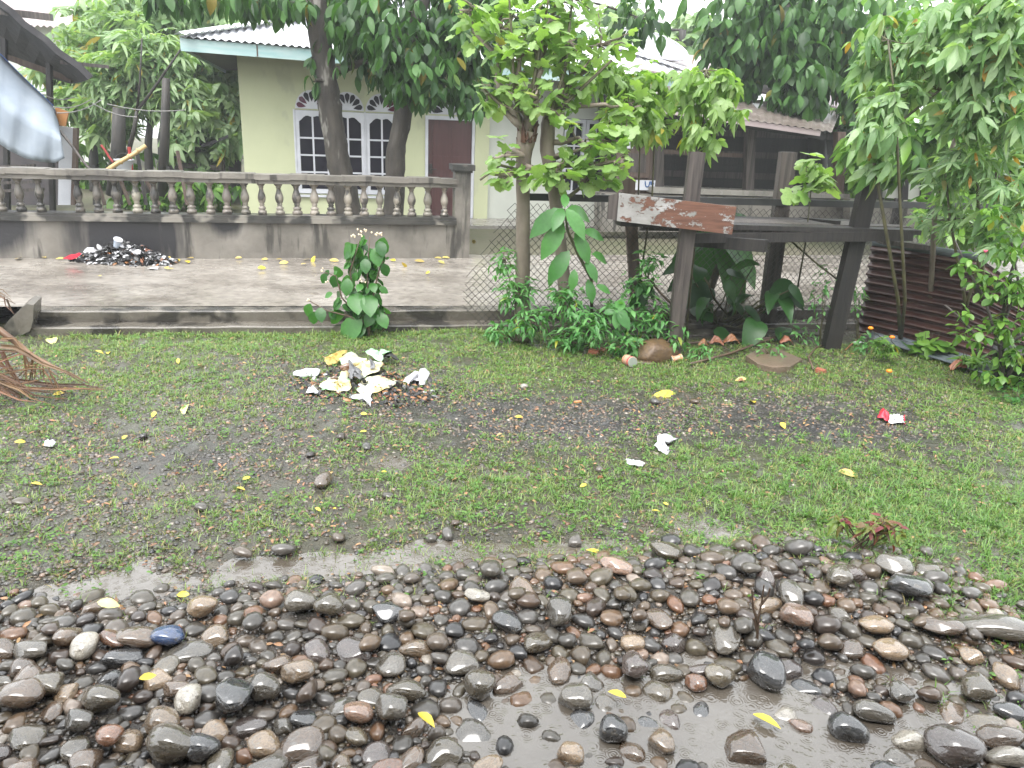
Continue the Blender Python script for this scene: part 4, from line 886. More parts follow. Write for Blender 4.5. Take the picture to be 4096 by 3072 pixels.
explicit(bl, [(c7(a, b), c7(c, d), e) for a, b, c, d, e in ((980, 400, 685, 592, -.1), (975, 395, 905, 535, -.2), (1000, 400, 1180, 612, -.15), (1010, 400, 1262, 455, .15), (990, 395, 1000, 245, .1), (985, 520, 792, 795, -.15), (1075, 610, 1228, 845, -.1), (1150, 600, 1365, 625, .1), (1030, 760, 855, 1012, -.15), (1170, 850, 1285, 1005, -.1), (1225, 790, 1395, 840, .1), (1075, 920, 1060, 1095, -.1), (1190, 1010, 1245, 1195, -.1), (1260, 1060, 1400, 1110, 0))], 7.25, 'serr', M['lf_big'], 1.1)
# flowering shrub on the lawn
fs = empty('flowering_shrub', on(369, 337), 'slim flowering shrub with large green leaves growing beside the concrete steps', 'shrub')
def c6(x, y): return ((900+x/2.16)/4, (650+y/2.16)/4)
YS = 7.45
stems = [[(1245, 1500), (1240, 1300), (1230, 1000), (1240, 800), (1250, 640)], [(1250, 1400), (1290, 1100), (1340, 900), (1370, 850)], [(1240, 1350), (1120, 1180), (1080, 950), (1160, 680)], [(1235, 1420), (1010, 1170), (960, 980), (860, 950)], [(1240, 1440), (1080, 1330), (880, 1280), (720, 1190)]]
mb = MB()
for s_ in stems: mb.tube([on(369, 337)]+[D(*c6(*p), YS) for p in s_], [.012]+[.010-.0016*i for i in range(len(s_))], 6)
mb.build('stem', M['twig_brown'], fs, smooth=True)
LV = [(1180, 1340, 1030, 1490, -.1), (1120, 1120, 1140, 1240, -.2), (1240, 1140, 1250, 1260, -.2), (1290, 1280, 1230, 1380, -.1), (1200, 1400, 1150, 1480, -.1), (1330, 1080, 1395, 1110, 0), (1330, 1300, 1380, 1390, -.1), (1010, 1190, 940, 1250, 0), (820, 1250, 830, 1340, -.1), (900, 1280, 950, 1340, 0), (740, 1220, 705, 1310, 0), (960, 970, 930, 1060, 0), (880, 960, 835, 1025, 0), (900, 930, 870, 970, 0), (1060, 1000, 1050, 1110, -.1), (1000, 1170, 960, 1200, 0), (1090, 870, 1030, 900, 0), (1100, 780, 1035, 810, 0), (1210, 830, 1215, 920, -.1), (1290, 740, 1320, 850, -.1), (1330, 680, 1360, 770, -.1), (1230, 670, 1180, 700, 0), (1130, 710, 1035, 800, 0), (1260, 930, 1290, 1000, 0), (1140, 950, 1110, 1010, 0), (1270, 1040, 1285, 1090, -.1), (1180, 1050, 1155, 1085, -.1), (1360, 870, 1400, 960, 0), (1390, 840, 1410, 820, 0), (1010, 1230, 1080, 1260, 0), (970, 940, 940, 960, 0), (1200, 1260, 1180, 1330, .1), (1090, 1230, 1060, 1330, .1), (1320, 1190, 1370, 1240, .1), (770, 1290, 755, 1380, 0), (1000, 1060, 1060, 1100, .1), (1180, 740, 1150, 830, .05), (1270, 860, 1230, 880, .1), (1300, 960, 1240, 960, .1), (930, 1130, 870, 1150, 0), (1140, 1180, 1080, 1200, .1), (1060, 850, 1040, 890, .1)]
explicit(fs, [(c6(a, b), c6(c+(c-a)*.25, d+(d-b)*.25), e) for a, b, c, d, e in LV], YS, 'oval', M['lf_shrub'], 1.45)
explicit(fs, [(c6(a+RN.uniform(-50, 50), b+RN.uniform(-50, 50)), c6(c+RN.uniform(-60, 60), d+RN.uniform(-20, 70)), e+.12) for a, b, c, d, e in LV if 900 < c < 1400], YS, 'oval', M['lf_shrub'], 1.45)
A = cat4([clump(D(*c6(1220, y), YS+.08), (.17, .12, .12), 14, .13, .6) for y in (760, 880, 1000, 1130, 1240, 1340)]); foliage(fs, 'oval', *A, M['lf_shrub'], 40)
for x, y, n_ in ((1115, 640, 4), (1170, 645, 3), (1225, 600, 3), (1290, 625, 4), (1345, 630, 5), (1165, 600, 3), (820, 935, 3), (880, 1040, 2), (700, 1190, 3), (1190, 1030, 3)):
    mb = MB()
    for i in range(n_): mb.lathe([(.002, 0), (.007, .006), (.008, .014), (.002, .02)], D(*c6(x+RN.uniform(-25, 25), y+RN.uniform(-18, 18)), YS-.05), 6)
    mb.build('flower_bud', M['flower_cream'], fs, smooth=True)
# low bushes under the stumps
LB = 'low bushes at the foot of the chain-link fence'
for lb, b0, cl_, mt in (('low leafy bush spreading at the loose end of the wire fence', (515, 340), [(505, 260, 7.6, 16, 22, .2, 40), (515, 290, 7.5, 26, 22, .25, 90), (530, 320, 7.3, 28, 18, .25, 90), (500, 330, 7.4, 16, 12, .2, 40)], 'lf_low'),
        ('dense low bush between the pollarded trunks and the tin cans', (580, 345), [(565, 300, 7.3, 26, 22, .25, 100), (590, 325, 7.2, 36, 20, .3, 140), (620, 310, 7.3, 26, 20, .25, 70), (570, 340, 7.2, 30, 10, .2, 70), (625, 345, 7.1, 24, 14, .2, 70)], 'lf_low'),
        ('loose bright-tipped bush beside the rear timber post', (655, 345), [(650, 262, 7.5, 18, 14, .2, 36), (640, 285, 7.4, 22, 18, .2, 50), (655, 315, 7.3, 26, 20, .25, 60), (640, 330, 7.3, 30, 16, .2, 70), (672, 335, 7.2, 18, 14, .2, 40)], 'lf_low')):
    bs = on(*b0); bush('low_bush', lb, bs, [wiggle(bs, D(x, y, Yd), 4, .05) for x, y, Yd, *_ in cl_], cl_, 'ellip', .085, M[mt], M['twig_brown'], 90, 'bush', LB, droop=.15, pair=2, tw=40, sr_=.008)
rs_ = empty('rosette_plant', on(668, 338), 'rosette of glossy oval leaves standing above the low bushes', 'plant')
MB().tube([on(668, 338), D(667, 312, 7.15)], .008, 6).build('stem', M['twig'], rs_)
explicit(rs_, [(c7(1440, 1290), c7(*q), e) for q, e in (((1440, 1420), -.1), (1330, 1265) and ((1330, 1285), 0), ((1560, 1415), -.1), ((1500, 1170), .1), ((1400, 1200), .1), ((1545, 1300), 0))], 7.1, 'oval', M['lf_big'], 1.2)
dk = empty('dark_shrub', on(700, 330), 'dark rounded-leaf shrub drooping beside the nearest timber post', 'shrub')
MB().tube([on(700, 330)+Vector((0, .3, 0)), D(*c7(1840, 1150), 7.5), D(*c7(1700, 980), 7.5)], [.014, .012, .008], 6).build('stem', M['twig_brown'], dk)
A = clump(D(*c7(1690, 1060), 7.4), (.22, .15, .14), 26, .16, .6); foliage(dk, 'oval2', *A, M['lf_taro'], 26)
# taro and banana leaves under the table
ta = empty('taro_plant', on(735, 338)+Vector((0, .5, 0)), 'dark green taro clump with broad shaded leaves under the old table', 'plant')
tb_ = on(730, 338)+Vector((0, .45, 0)); mb = MB(); A = []
for i in range(26):
    p = D(RN.uniform(685, 795), RN.uniform(262, 338), 8.2+RN.uniform(-.45, .25)); mb.tube(wiggle(tb_+Vector((RN.uniform(-.15, .15), 0, 0)), p, 4, .03), [.014, .012, .010, .008, .006], 6)
    az = RN.uniform(-2.8, 0) if RN.random() < .75 else RN.uniform(0, 3.1)
    A.append((np.array([p]), np.array([[math.cos(az), math.sin(az)*.8, RN.uniform(-.9, -.1)]]), np.array([[RN.uniform(-.5, .5), RN.uniform(-.9, .2), .9]]), np.array([RN.uniform(.2, .36)])))
mb.build('stalk', M['twig'], ta, smooth=True); foliage(ta, 'heart', *cat4(A), M['lf_taro'], 30)
bn = empty('banana_plant', on(720, 325)+Vector((0, .9, 0)), 'young banana plant with torn shaded leaves behind the table posts', 'plant')
mb = MB(); mb.tube([on(720, 325)+Vector((0, .9, 0)), D(716, 270, 8.9), D(712, 225, 8.9)], [.07, .06, .04], 10); mb.build('stem', M['twig'], bn, smooth=True)
explicit(bn, [((712, 230), (668, 262), 0), ((714, 228), (775, 272), -.1), ((713, 225), (775, 215), .2), ((712, 240), (690, 300), -.2), ((715, 240), (760, 310), -.2), ((712, 228), (765, 240), .1)], 8.8, 'long', M['lf_taro'], 1.3)
# right hand bush in its pot, and small plants
pb = empty('hibiscus_bush', on(1003, 395), 'straggly flowering bush with grey stems before the end of the rusty sheet', 'bush')
YH = 6.55; mb = MB()
for s_ in ([(1003, 395), (1000, 350), (985, 300), (968, 270), (955, 240)], [(1003, 390), (1002, 330), (1018, 280), (1010, 235)], [(1000, 350), (1022, 335), (1040, 330)], [(1000, 345), (975, 335), (960, 318), (945, 305)], [(1002, 320), (1012, 270), (1030, 225)], [(990, 305), (975, 285), (962, 290)], [(1003, 380), (1030, 350), (1050, 300)]):
    mb.tube([D(x, y, YH) for x, y in s_], [.02, .015, .012, .009, .006][:len(s_)], 6)
mb.build('stem', M['wood_grey'], pb, smooth=True)
A = cat4([clump(D(x, y, YH-.05), (pm(rx, YH), .22, pm(ry, YH)), n, .085, .5, 2) for x, y, rx, ry, n in ((1005, 245, 26, 22, 40), (985, 280, 20, 18, 24), (1010, 285, 24, 24, 40), (1005, 325, 24, 18, 34), (975, 335, 24, 12, 24), (965, 265, 12, 12, 12), (1015, 355, 20, 18, 40), (990, 375, 18, 10, 22), (1020, 385, 16, 14, 30), (1035, 300, 24, 60, 50), (960, 312, 10, 6, 8), (1000, 215, 26, 14, 22))])
foliage(pb, 'oval2', *A, M['lf_mid'], 150)
for x, y in ((985, 253),): MB().lathe([(.002, 0), (.012, .01), (.018, .025), (.004, .02)], D(x, y, YH-.1), 8).build('flower', M['flower_pink'], pb, smooth=True)
pot = empty('plant_pot', on(1012, 380), 'black plastic plant pot half hidden by leaves at the yard corner', 'pot')
c = on(1012, 382); MB().lathe([(.16, 0), (.17, .01), (.21, .26), (.225, .265), (.225, .30), (.205, .30), (.19, .27)], c, 18).build('pot_body', M['pot'], pot, smooth=True)
MB().lathe([(.19, .262), (.1, .272), (.01, .275)], c, 18).build('soil', M['soil_dark'], pot)
for i, (x, y, s_, n_, kd_, mt_, lb) in enumerate(((930, 348, 22, 40, 'lobed', 'lf_mid', 'broad-leaved weed climbing before the lower edge of the rusty sheet'), (972, 362, 14, 22, 'cassava', 'lf_mid', 'pale spiky herb beside the fan of dead leaves'), (1020, 398, 26, 60, 'oval2', 'lf_shrub', 'leafy clump at the edge of the lawn below the pot'), (858, 300, 8, 30, 'ellip', 'lf_low', 'small-leaved creeper climbing the pointed timber post'), (865, 345, 18, 50, 'ellip', 'lf_low', 'mixed low weeds at the foot of the pointed timber post'), (700, 352, 16, 36, 'ellip', 'lf_low', 'weeds at the foot of the nearest timber post'), (770, 352, 22, 40, 'ellip', 'lf_low', 'weeds growing round the tan slab'), (800, 335, 26, 50, 'ellip', 'lf_low', 'weeds under the far edge of the old table'), (820, 290, 16, 60, 'ellip', 'lf_low', 'tangled weeds against the wire fence between the posts'))):
    bs = on(x, min(y+8, 400)) if y > 320 else on(x, 345); Yb = bs.y-.05
    t = empty('weed_plant', bs, lb, 'weed', 'weeds along the far side of the yard'); mb = MB()
    for k in range(4): mb.tube(wiggle(bs, D(x+RN.uniform(-.6, .6)*s_, y-RN.uniform(0, .9)*s_, Yb), 4, .02), [.006, .005, .004, .003, .002], 5)
    mb.build('stem', M['twig'], t)
    A = clump(D(x, y-2, Yb), (pm(s_, Yb), .14, pm(s_*(.6 if i not in (3, 8) else 2.8), Yb)), n_, .13 if kd_ in ('lobed', 'cassava') else .07, .1); foliage(t, kd_, *A, M[mt_], min(n_, 40))
mg = empty('marigold_plant', on(893, 348), 'small marigold plant with orange flower heads before the rusty sheet', 'plant')
mb = MB(); tips = [D(870.5, 329, 7.3), D(892, 338, 7.25), D(889, 372, 6.6)]
for p in tips[:2]: mb.tube(wiggle(on(893, 348), p, 4, .02), [.006, .005, .004, .003, .003], 5)
mb.tube([on(889, 376), tips[2]], .003, 5); mb.build('stem', M['twig'], mg)
A = clump(D(884, 345, 7.25), (.14, .08, .12), 40, .07, .1); foliage(mg, 'cassava', *A, M['lf_mid'], 40)
for p in tips: MB().lathe([(.004, -.008), (.022, 0), (.027, .012), (.018, .022), (.004, .026)], p, 9).build('flower_head', M['flower_orange'], mg, smooth=True)
cl_ = empty('coleus_plant', on(862, 553), 'small red and green leafy plant at the edge of the stones', 'plant')
mb = MB(); A = []
for i in range(9):
    p = on(862, 553)+Vector((RN.uniform(-.16, .14), RN.uniform(-.06, .06), RN.uniform(.10, .2))); mb.tube(wiggle(on(862, 553)+Vector((RN.uniform(-.09, .09), 0, 0)), p, 3, .01), .004, 5); A.append(clump(p-Vector((0, 0, .03)), (.05, .05, .045), 15, .065, .1))
mb.build('stem', M['twig_brown'], cl_); foliage(cl_, 'ellip', *cat4(A), M['lf_coleus'], 99)
dt = MB(); a = on(757, 645)
for s_ in ([(757, 645), (758, 620), (762, 600), (764, 585)], [(758, 622), (753, 608), (752, 590)], [(760, 606), (768, 596), (770, 588)], [(757, 630), (754, 618)]): dt.tube([D(x, y, a.y) for x, y in s_], [.007, .005, .004, .003][:len(s_)], 6)
tag(dt.build('dead_twig', M['twig_brown'], base=a), 'leafless brown seedling standing among the wet stones', 'twig')

# ------------------------------------------------------------------ background trees
tree('dark_tree', 'large dark tree with hanging oval leaves above the timber house', [D(820, 200, 16.8), D(816, 130, 16.8), D(800, 60, 16.5), D(785, -10, 16)], [.22, .18, .14, .09],
     [(770, 30, 15.6, 60, 36, 1.0, 170), (730, 40, 15.6, 36, 40, .8, 100), (800, 68, 15.2, 44, 30, .7, 95), (840, 35, 15.6, 44, 44, .9, 120), (800, 98, 15.0, 40, 12, .4, 26), (735, 80, 15.6, 28, 20, .5, 40), (770, -10, 16, 90, 26, 1.0, 110), (850, 85, 15.6, 30, 26, .6, 55), (815, 40, 17, 60, 50, .6, 90), (760, 55, 17, 50, 40, .6, 80), (860, 120, 16.5, 26, 30, .6, 40)], 'oval', .31, M['lf_dark'], M['bark_dark'], 240, pair=2, droop=.8, tw=80)
BT = 'hazy trees behind the houses'
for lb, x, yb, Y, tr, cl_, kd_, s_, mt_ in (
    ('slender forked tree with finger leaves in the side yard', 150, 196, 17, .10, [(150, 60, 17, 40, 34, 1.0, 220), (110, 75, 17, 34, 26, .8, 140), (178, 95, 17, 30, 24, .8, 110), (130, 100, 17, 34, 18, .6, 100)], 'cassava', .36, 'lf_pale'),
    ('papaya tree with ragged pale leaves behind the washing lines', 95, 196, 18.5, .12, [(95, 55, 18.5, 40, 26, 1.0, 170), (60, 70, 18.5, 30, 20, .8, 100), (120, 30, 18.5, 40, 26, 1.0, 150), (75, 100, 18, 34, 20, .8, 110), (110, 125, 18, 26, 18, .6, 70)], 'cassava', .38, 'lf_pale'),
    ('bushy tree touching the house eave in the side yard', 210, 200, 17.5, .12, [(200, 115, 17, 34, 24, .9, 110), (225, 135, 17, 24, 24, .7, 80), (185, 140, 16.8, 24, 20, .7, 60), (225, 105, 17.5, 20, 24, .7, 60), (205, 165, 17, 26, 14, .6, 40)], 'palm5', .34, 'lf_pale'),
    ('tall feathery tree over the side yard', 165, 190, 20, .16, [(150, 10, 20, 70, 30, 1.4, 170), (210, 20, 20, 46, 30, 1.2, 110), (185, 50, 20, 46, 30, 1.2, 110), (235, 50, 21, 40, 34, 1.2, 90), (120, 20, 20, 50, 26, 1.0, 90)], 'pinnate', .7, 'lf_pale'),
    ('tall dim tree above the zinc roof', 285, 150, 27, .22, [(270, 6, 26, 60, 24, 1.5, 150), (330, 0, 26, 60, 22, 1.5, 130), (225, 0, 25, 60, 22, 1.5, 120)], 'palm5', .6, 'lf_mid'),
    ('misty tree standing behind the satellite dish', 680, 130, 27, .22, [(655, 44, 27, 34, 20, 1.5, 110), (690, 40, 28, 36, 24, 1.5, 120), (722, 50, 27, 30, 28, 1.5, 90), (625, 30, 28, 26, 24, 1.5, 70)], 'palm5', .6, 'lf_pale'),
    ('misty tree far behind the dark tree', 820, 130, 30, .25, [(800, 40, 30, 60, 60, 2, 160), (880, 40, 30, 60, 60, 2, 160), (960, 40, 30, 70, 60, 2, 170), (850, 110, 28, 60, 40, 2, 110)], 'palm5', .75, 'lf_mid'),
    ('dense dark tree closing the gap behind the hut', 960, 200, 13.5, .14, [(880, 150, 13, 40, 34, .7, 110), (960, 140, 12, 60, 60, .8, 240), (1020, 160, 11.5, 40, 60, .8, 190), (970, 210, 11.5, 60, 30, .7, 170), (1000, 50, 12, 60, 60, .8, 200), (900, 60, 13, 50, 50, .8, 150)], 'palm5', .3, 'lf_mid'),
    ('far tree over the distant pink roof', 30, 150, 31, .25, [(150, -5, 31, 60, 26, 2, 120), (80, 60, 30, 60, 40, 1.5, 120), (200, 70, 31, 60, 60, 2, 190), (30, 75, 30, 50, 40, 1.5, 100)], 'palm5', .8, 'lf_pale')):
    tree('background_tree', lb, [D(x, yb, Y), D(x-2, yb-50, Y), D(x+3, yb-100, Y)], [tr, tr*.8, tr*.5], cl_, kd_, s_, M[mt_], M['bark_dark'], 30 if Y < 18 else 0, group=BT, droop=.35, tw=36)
mb = MB(); mb.tube([D(137, 111, 14.2), D(150, 94, 14.2), D(168, 68, 14.2), D(185, 43, 14.2)], [.03, .025, .02, .014], 6); mb.tube([D(124, 170, 14.2), D(134, 130, 14.2), D(137, 111, 14.2)], [.05, .04, .03], 6); mb.tube([D(137, 111, 14.2), D(140, 80, 14.2), D(142, 38, 14.2)], [.025, .02, .012], 6)
tag(mb.build('bare_sapling', M['bark_dark'], smooth=True), 'bare forked sapling with two long branches left of the house', 'tree')
for i, (x, y0, y1, Y, r, lb) in enumerate(((165, 196, 78, 15.2, .10, 'leaning dark trunk nearest the house corner'), (118, 196, 108, 15.4, .16, 'short thick trunk in the cluttered side yard'))):
    mb = MB(); mb.tube([D(x-3, y0, Y), D(x, (y0+y1)/2, Y), D(x+1, y1, Y)], [r, r*.85, r*.7], 9, jit=.08); tag(mb.build('tree_trunk', M['bark_dark'], smooth=True), lb, 'trunk')
# undergrowth behind the wall at the side of the house
A = cat4([clump(D(x, y, Y), (pm(rx, Y), .5, pm(ry, Y)), n, .3, .2) for x, y, Y, rx, ry, n in ((200, 190, 15.5, 40, 20, 90), (150, 200, 15.5, 40, 10, 60), (100, 165, 19, 60, 30, 120), (200, 160, 19.5, 50, 30, 120), (40, 150, 19, 60, 40, 100), (870, 190, 15.5, 60, 20, 120), (1000, 190, 14, 60, 26, 160))])
un = empty('undergrowth', S(-6, 17, ROAD), None, None); tag(un, 'dim green undergrowth behind the walls and the trees', 'undergrowth', kind='stuff'); foliage(un, 'palm5', *A, M['lf_mid'], 0)
A = cat4([clump((x, y, 1.6+RN.random()), (2.2, 1.5, 2.2), 110, 1.0, .3) for x, y in ((-26, 30), (-20, 34), (-14, 36), (-8, 37), (-2, 38), (4, 38), (10, 38), (16, 37), (22, 34), (27, 30), (-30, 24), (30, 24), (-24, 18), (25, 17), (-31, 14), (31, 12), (-30, 5), (30, 4))])
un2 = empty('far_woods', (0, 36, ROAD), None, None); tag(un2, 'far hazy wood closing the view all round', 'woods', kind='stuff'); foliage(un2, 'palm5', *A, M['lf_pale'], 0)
# ------------------------------------------------------------------ chain-link fence
fe = empty('chain_link_fence', K(5, .05, 0), 'rusty sagging chain-link fence with a black top rail along the road', 'fence')
def FP(s_, z): return K(s_, .03+.06*math.sin(z*2.2+s_*.7)*max(0, 1-(s_-4.2)*1.2)+.015*math.sin(s_*5), z)
SL = lambda z: 4.22+float(np.interp(z, [0, .3, .6, .9, 1.1, 1.4], [-.02, -.2, -.16, .02, .12, .34]))
mb = MB(); h = 1.34; k = .075
for sg_ in (1, -1):
    s0 = 2.6
    while s0 < 11.4:
        run = []
        for i in range(19):
            z = h*i/18; s_ = s0+sg_*z*.95+(0 if sg_ > 0 else 0)
            if SL(z) < s_ < 9.6: run.append(FP(s_+.006*math.sin(i*1.9+s0*7), z))
            elif len(run) > 1: mb.tube(run, .0034, 3, cap=False); run = []
            else: run = []
        if len(run) > 1: mb.tube(run, .0034, 3, cap=False)
        s0 += k
tag(mb.build('wire_mesh', M['metal_grey'], fe), kind='stuff')
mb = MB(); mb.beam(K(4.6, .06, 1.40), K(12.5, .06, 1.42), .05, .07); mb.build('top_rail', M['black_rail'], fe)
for s_ in (8.9, 11.2): mb = MB(); mb.beam(K(s_, .10, -.1), K(s_, .10, 1.48), .07, .07); mb.build('fence_post', M['wood_dark'], fe)

# ------------------------------------------------------------------ abandoned timber table
tb = empty('market_table', on(720, 352), 'derelict timber vending table on tall uneven posts', 'table')
def post(px0, py0, px1, py1, Y, w_, mt, point=False):
    a = D(px0, py0, Y); a.z = -.1; b_ = D(px1, py1, Y); mb = MB()
    if point: c = a.lerp(b_, .8); mb.beam(a, c, w_, w_*.8, (0, 1, .01)); mb.beam(c, b_, w_, w_*.8, (0, 1, .01), w_*.25, w_*.25)
    else: mb.beam(a, b_, w_, w_*.8, (0, 1, .01))
    return mb.build('post', mt, tb)
def peel():
    m_, t, b = nodes('peeling_white_paint_on_timber'); v = coords(t, 1, (1.0, 1, 1.6)); g = coords(t, 1, (1.5, 1, 12))
    wood = ramp(t, [(.3, (.075, .032, .02)), (.7, (.15, .07, .045))], noise(t, g, 3, 6)); paint = ramp(t, [(.3, (.16, .155, .14)), (.7, (.33, .32, .31))], noise(t, v, 5, 5))
    sx = N(t, 'ShaderNodeSeparateXYZ'); t.links.new(N(t, 'ShaderNodeTexCoord').outputs['Generated'], sx.inputs[0]); X_ = sx.outputs[0]
    e = mth(t, 'ADD', mth(t, 'MULTIPLY', mth(t, 'MAXIMUM', mth(t, 'SUBTRACT', .56, X_), mth(t, 'SUBTRACT', X_, .88)), .30), mth(t, 'SUBTRACT', noise(t, v, 8, 9, .72), .55))
    f = ramp(t, [(.0, (0, 0, 0)), (.025, (1, 1, 1))], e)
    t.links.new(mixc(t, f, wood, paint), b.inputs['Base Color']); b.inputs['Roughness'].default_value = .45; b.inputs['Coat Weight'].default_value = .3; b.inputs['Coat Roughness'].default_value = .2
    bump(t, b, mth(t, 'ADD', f, mth(t, 'MULTIPLY', noise(t, g, 6, 5), .4)), .006, .7); return m_
M['peel'] = peel()
post(672, 357, 697, 152, 7.22, .135, M['wood_grey']); post(768, 310, 788, 152, 8.55, .16, M['wood_grey']); post(829, 352, 882, 128, 7.72, .155, M['wood_dark'], True); post(640, 320, 628, 178, 8.25, .12, M['wood_brown'])
mb = MB(); mb.prism([D(619, 193, 7.14), D(736.5, 207, 7.0), D(732, 234.5, 7.0), D(617, 221, 7.14)], (0, .035, 0)); mb.build('front_board', M['peel'], tb)
mb = MB(); mb.prism([D(609, 196, 7.17), D(622, 192, 7.16), D(620, 220.5, 7.16), D(607, 219, 7.17)], (0, .03, 0)); mb.build('side_board', M['wood_grey'], tb)
for i, (x0, y0, x1, y1, Y0, Y1, w_, mt) in enumerate(((618, 222.5, 915, 231.5, 7.30, 7.75, .20, 'wood_dark'), (622, 220.5, 905, 228, 7.52, 7.98, .20, 'wood_grey'), (626, 219, 860, 224.5, 7.74, 8.18, .20, 'wood_grey'), (632, 217, 850, 222, 7.96, 8.38, .19, 'wood_dark'))):
    a, b_ = D(x0, y0, Y0), D(x1, y1, Y1); mb = MB(); mb.beam(a, b_, w_, .045); mb.build('plank', M[mt], tb)
for x0, y0, x1, y1, Y0, Y1 in ((690, 238, 912, 236, 7.28, 7.66), (640, 226, 800, 229, 8.4, 8.55)): mb = MB(); mb.beam(D(x0, y0, Y0), D(x1, y1, Y1), .05, .09); mb.build('bearer', M['wood_dark'], tb)
mb = MB(); mb.beam(D(690, 240, 7.6), D(766, 246, 7.1), .08, .11); mb.build('cross_bearer', M['wood_dark'], tb)
mb = MB(); mb.beam(D(880, 241, 8.2), D(926, 247, 8.2), .18, .05); mb.build('side_shelf', M['wood_grey'], tb)
mb = MB(); mb.beam(D(800, 222, 8.4), D(838, 226, 7.8), .05, .1); mb.build('cross_bearer', M['wood_dark'], tb)

# ------------------------------------------------------------------ rusty corrugated sheets
def rust():
    m_, t, b = nodes('rusty_corrugated_iron'); v = coords(t, 1, (1, 1, 1)); n1 = noise(t, v, 3.0, 6)
    c = ramp(t, [(.3, (.026, .010, .008)), (.5, (.052, .021, .016)), (.7, (.09, .045, .035))], n1)
    t.links.new(c, b.inputs['Base Color']); b.inputs['Roughness'].default_value = .42; b.inputs['Metallic'].default_value = .15
    b.inputs['Coat Weight'].default_value = .4; b.inputs['Coat Roughness'].default_value = .2; bump(t, b, noise(t, v, 26, 5), .004); return m_
M['rust'] = rust(); M['blue_grey_iron'] = mat('blue_grey_wet_iron', (.10, .12, .135), (.16, .18, .19), 4, rough=.3, metal=.3, bumpd=.003)
b0, b1 = on(857, 334), on(1035, 376); lean = Vector((.05, .16, 0))
def sheetpt(t, s_):
    p = b0.lerp(b1, t); hh = .98*(1-max(0, t-.62)*.9); a = s_*11*2*math.pi
    nrm = Vector((-(b1-b0).y, (b1-b0).x, 0)).normalized(); return p+lean*s_+Vector((0, 0, .02+hh*s_))-nrm*.028*math.sin(a)+nrm*.03*math.sin(t*5)
Pn = [[sheetpt(i/24, j/88) for j in range(89)] for i in range(25)]
cs = empty('corrugated_sheet', b0.lerp(b1, .5), 'rusty brown corrugated iron sheet propped on edge beside the old table', 'metal sheet')
MB().sheet(Pn, .003).build('sheet', M['rust'], cs, smooth=True)
Pn = [[sheetpt(i/20*.62, 1)+Vector((0, 0, .05*math.sin(q))) +lean*.25*(1-math.cos(q)) for q in np.linspace(-.9, 1.2, 7)] for i in range(21)]
MB().sheet(Pn, .004).build('rolled_edge', M['blue_grey_iron'], cs, smooth=True)
fl = [on(868, 342), on(1030, 392), on(1030, 380), on(872, 334)]
Pn = [[fl[0].lerp(fl[1], i/12).lerp(fl[3].lerp(fl[2], i/12), j/24)+Vector((0, 0, .04+.016*math.sin(j/24*4*2*math.pi)+.03*j/24)) for j in range(25)] for i in range(13)]
tag(MB().sheet(Pn, .003).build('corrugated_sheet', M['blue_grey_iron'], smooth=True), 'grey corrugated sheet lying flat at the foot of the rusty one', 'metal sheet')

# ------------------------------------------------------------------ rubbish, slabs and sticks at the back of the yard
def rock_mesh(seed, ang=0.0, sub=3, amp=.24):
    bm = bmesh.new(); bmesh.ops.create_icosphere(bm, subdivisions=sub, radius=1); r = np.random.default_rng(seed)
    ks = [(r.normal(size=3)*1.3, r.random()*6, r.uniform(.3, 1)) for _ in range(6)]; pl = []
    for _ in range(int(3+ang*9)): n_ = r.normal(size=3); n_ /= np.linalg.norm(n_); pl.append((n_, r.uniform(.72, .95)-ang*.12))
    for v in bm.verts:
        p = np.array(v.co); q = p*(1+amp*sum(a*math.sin(float(k_@p)*1.5+f) for k_, f, a in ks)/3)
        for n_, d_ in pl:
            e = float(q@n_)-d_
            if e > 0: q = q-n_*e*(.45+.5*ang)
        v.co = q
    me = bpy.data.meshes.new('stone'); bm.to_mesh(me); bm.free(); me.polygons.foreach_set('use_smooth', [True]*len(me.polygons)); return me
def stone_mat(name, c1, c2, vein=(.16, .15, .13), rough=.16):
    m_, t, b = nodes(name); tc = N(t, 'ShaderNodeTexCoord').outputs['Object']; oi = N(t, 'ShaderNodeObjectInfo')
    ov = N(t, 'ShaderNodeVectorMath', operation='ADD'); t.links.new(tc, ov.inputs[0]); cx = N(t, 'ShaderNodeCombineXYZ'); t.links.new(mth(t, 'MULTIPLY', oi.outputs['Random'], 40.0), cx.inputs[0]); t.links.new(cx.outputs[0], ov.inputs[1]); v = ov.outputs[0]
    c = ramp(t, [(.3, c1), (.7, c2)], noise(t, v, 1.1, 6)); c = mixc(t, .45, c, ramp(t, [(.35, (.45, .45, .45)), (.65, (1.4, 1.4, 1.4))], noise(t, v, 7, 5)), 'MULTIPLY')
    if vein: c = mixc(t, ramp(t, [(.49, (0, 0, 0)), (.5, (.7, .7, .7)), (.51, (0, 0, 0))], noise(t, v, .5, 2)), c, vein)
    c = mixc(t, ramp(t, [(.58, (0, 0, 0)), (.68, (.8, .8, .8))], noise(t, v, 2.6, 6)), c, (.085, .07, .052))
    h_ = N(t, 'ShaderNodeHueSaturation'); t.links.new(c, h_.inputs['Color']); t.links.new(mth(t, 'MULTIPLY_ADD', rnd(t), .7, .65), h_.inputs['Value'])
    t.links.new(h_.outputs[0], b.inputs['Base Color'])
    t.links.new(ramp(t, [(.35, (rough,)*3), (.65, (.42,)*3)], noise(t, v, 2.2, 4)), b.inputs['Roughness'])
    b.inputs['Coat Weight'].default_value = 1.0; b.inputs['Coat Roughness'].default_value = .045; b.inputs['Coat IOR'].default_value = 1.75
    bump(t, b, noise(t, v, 5, 7, .6), .16, .35); return m_
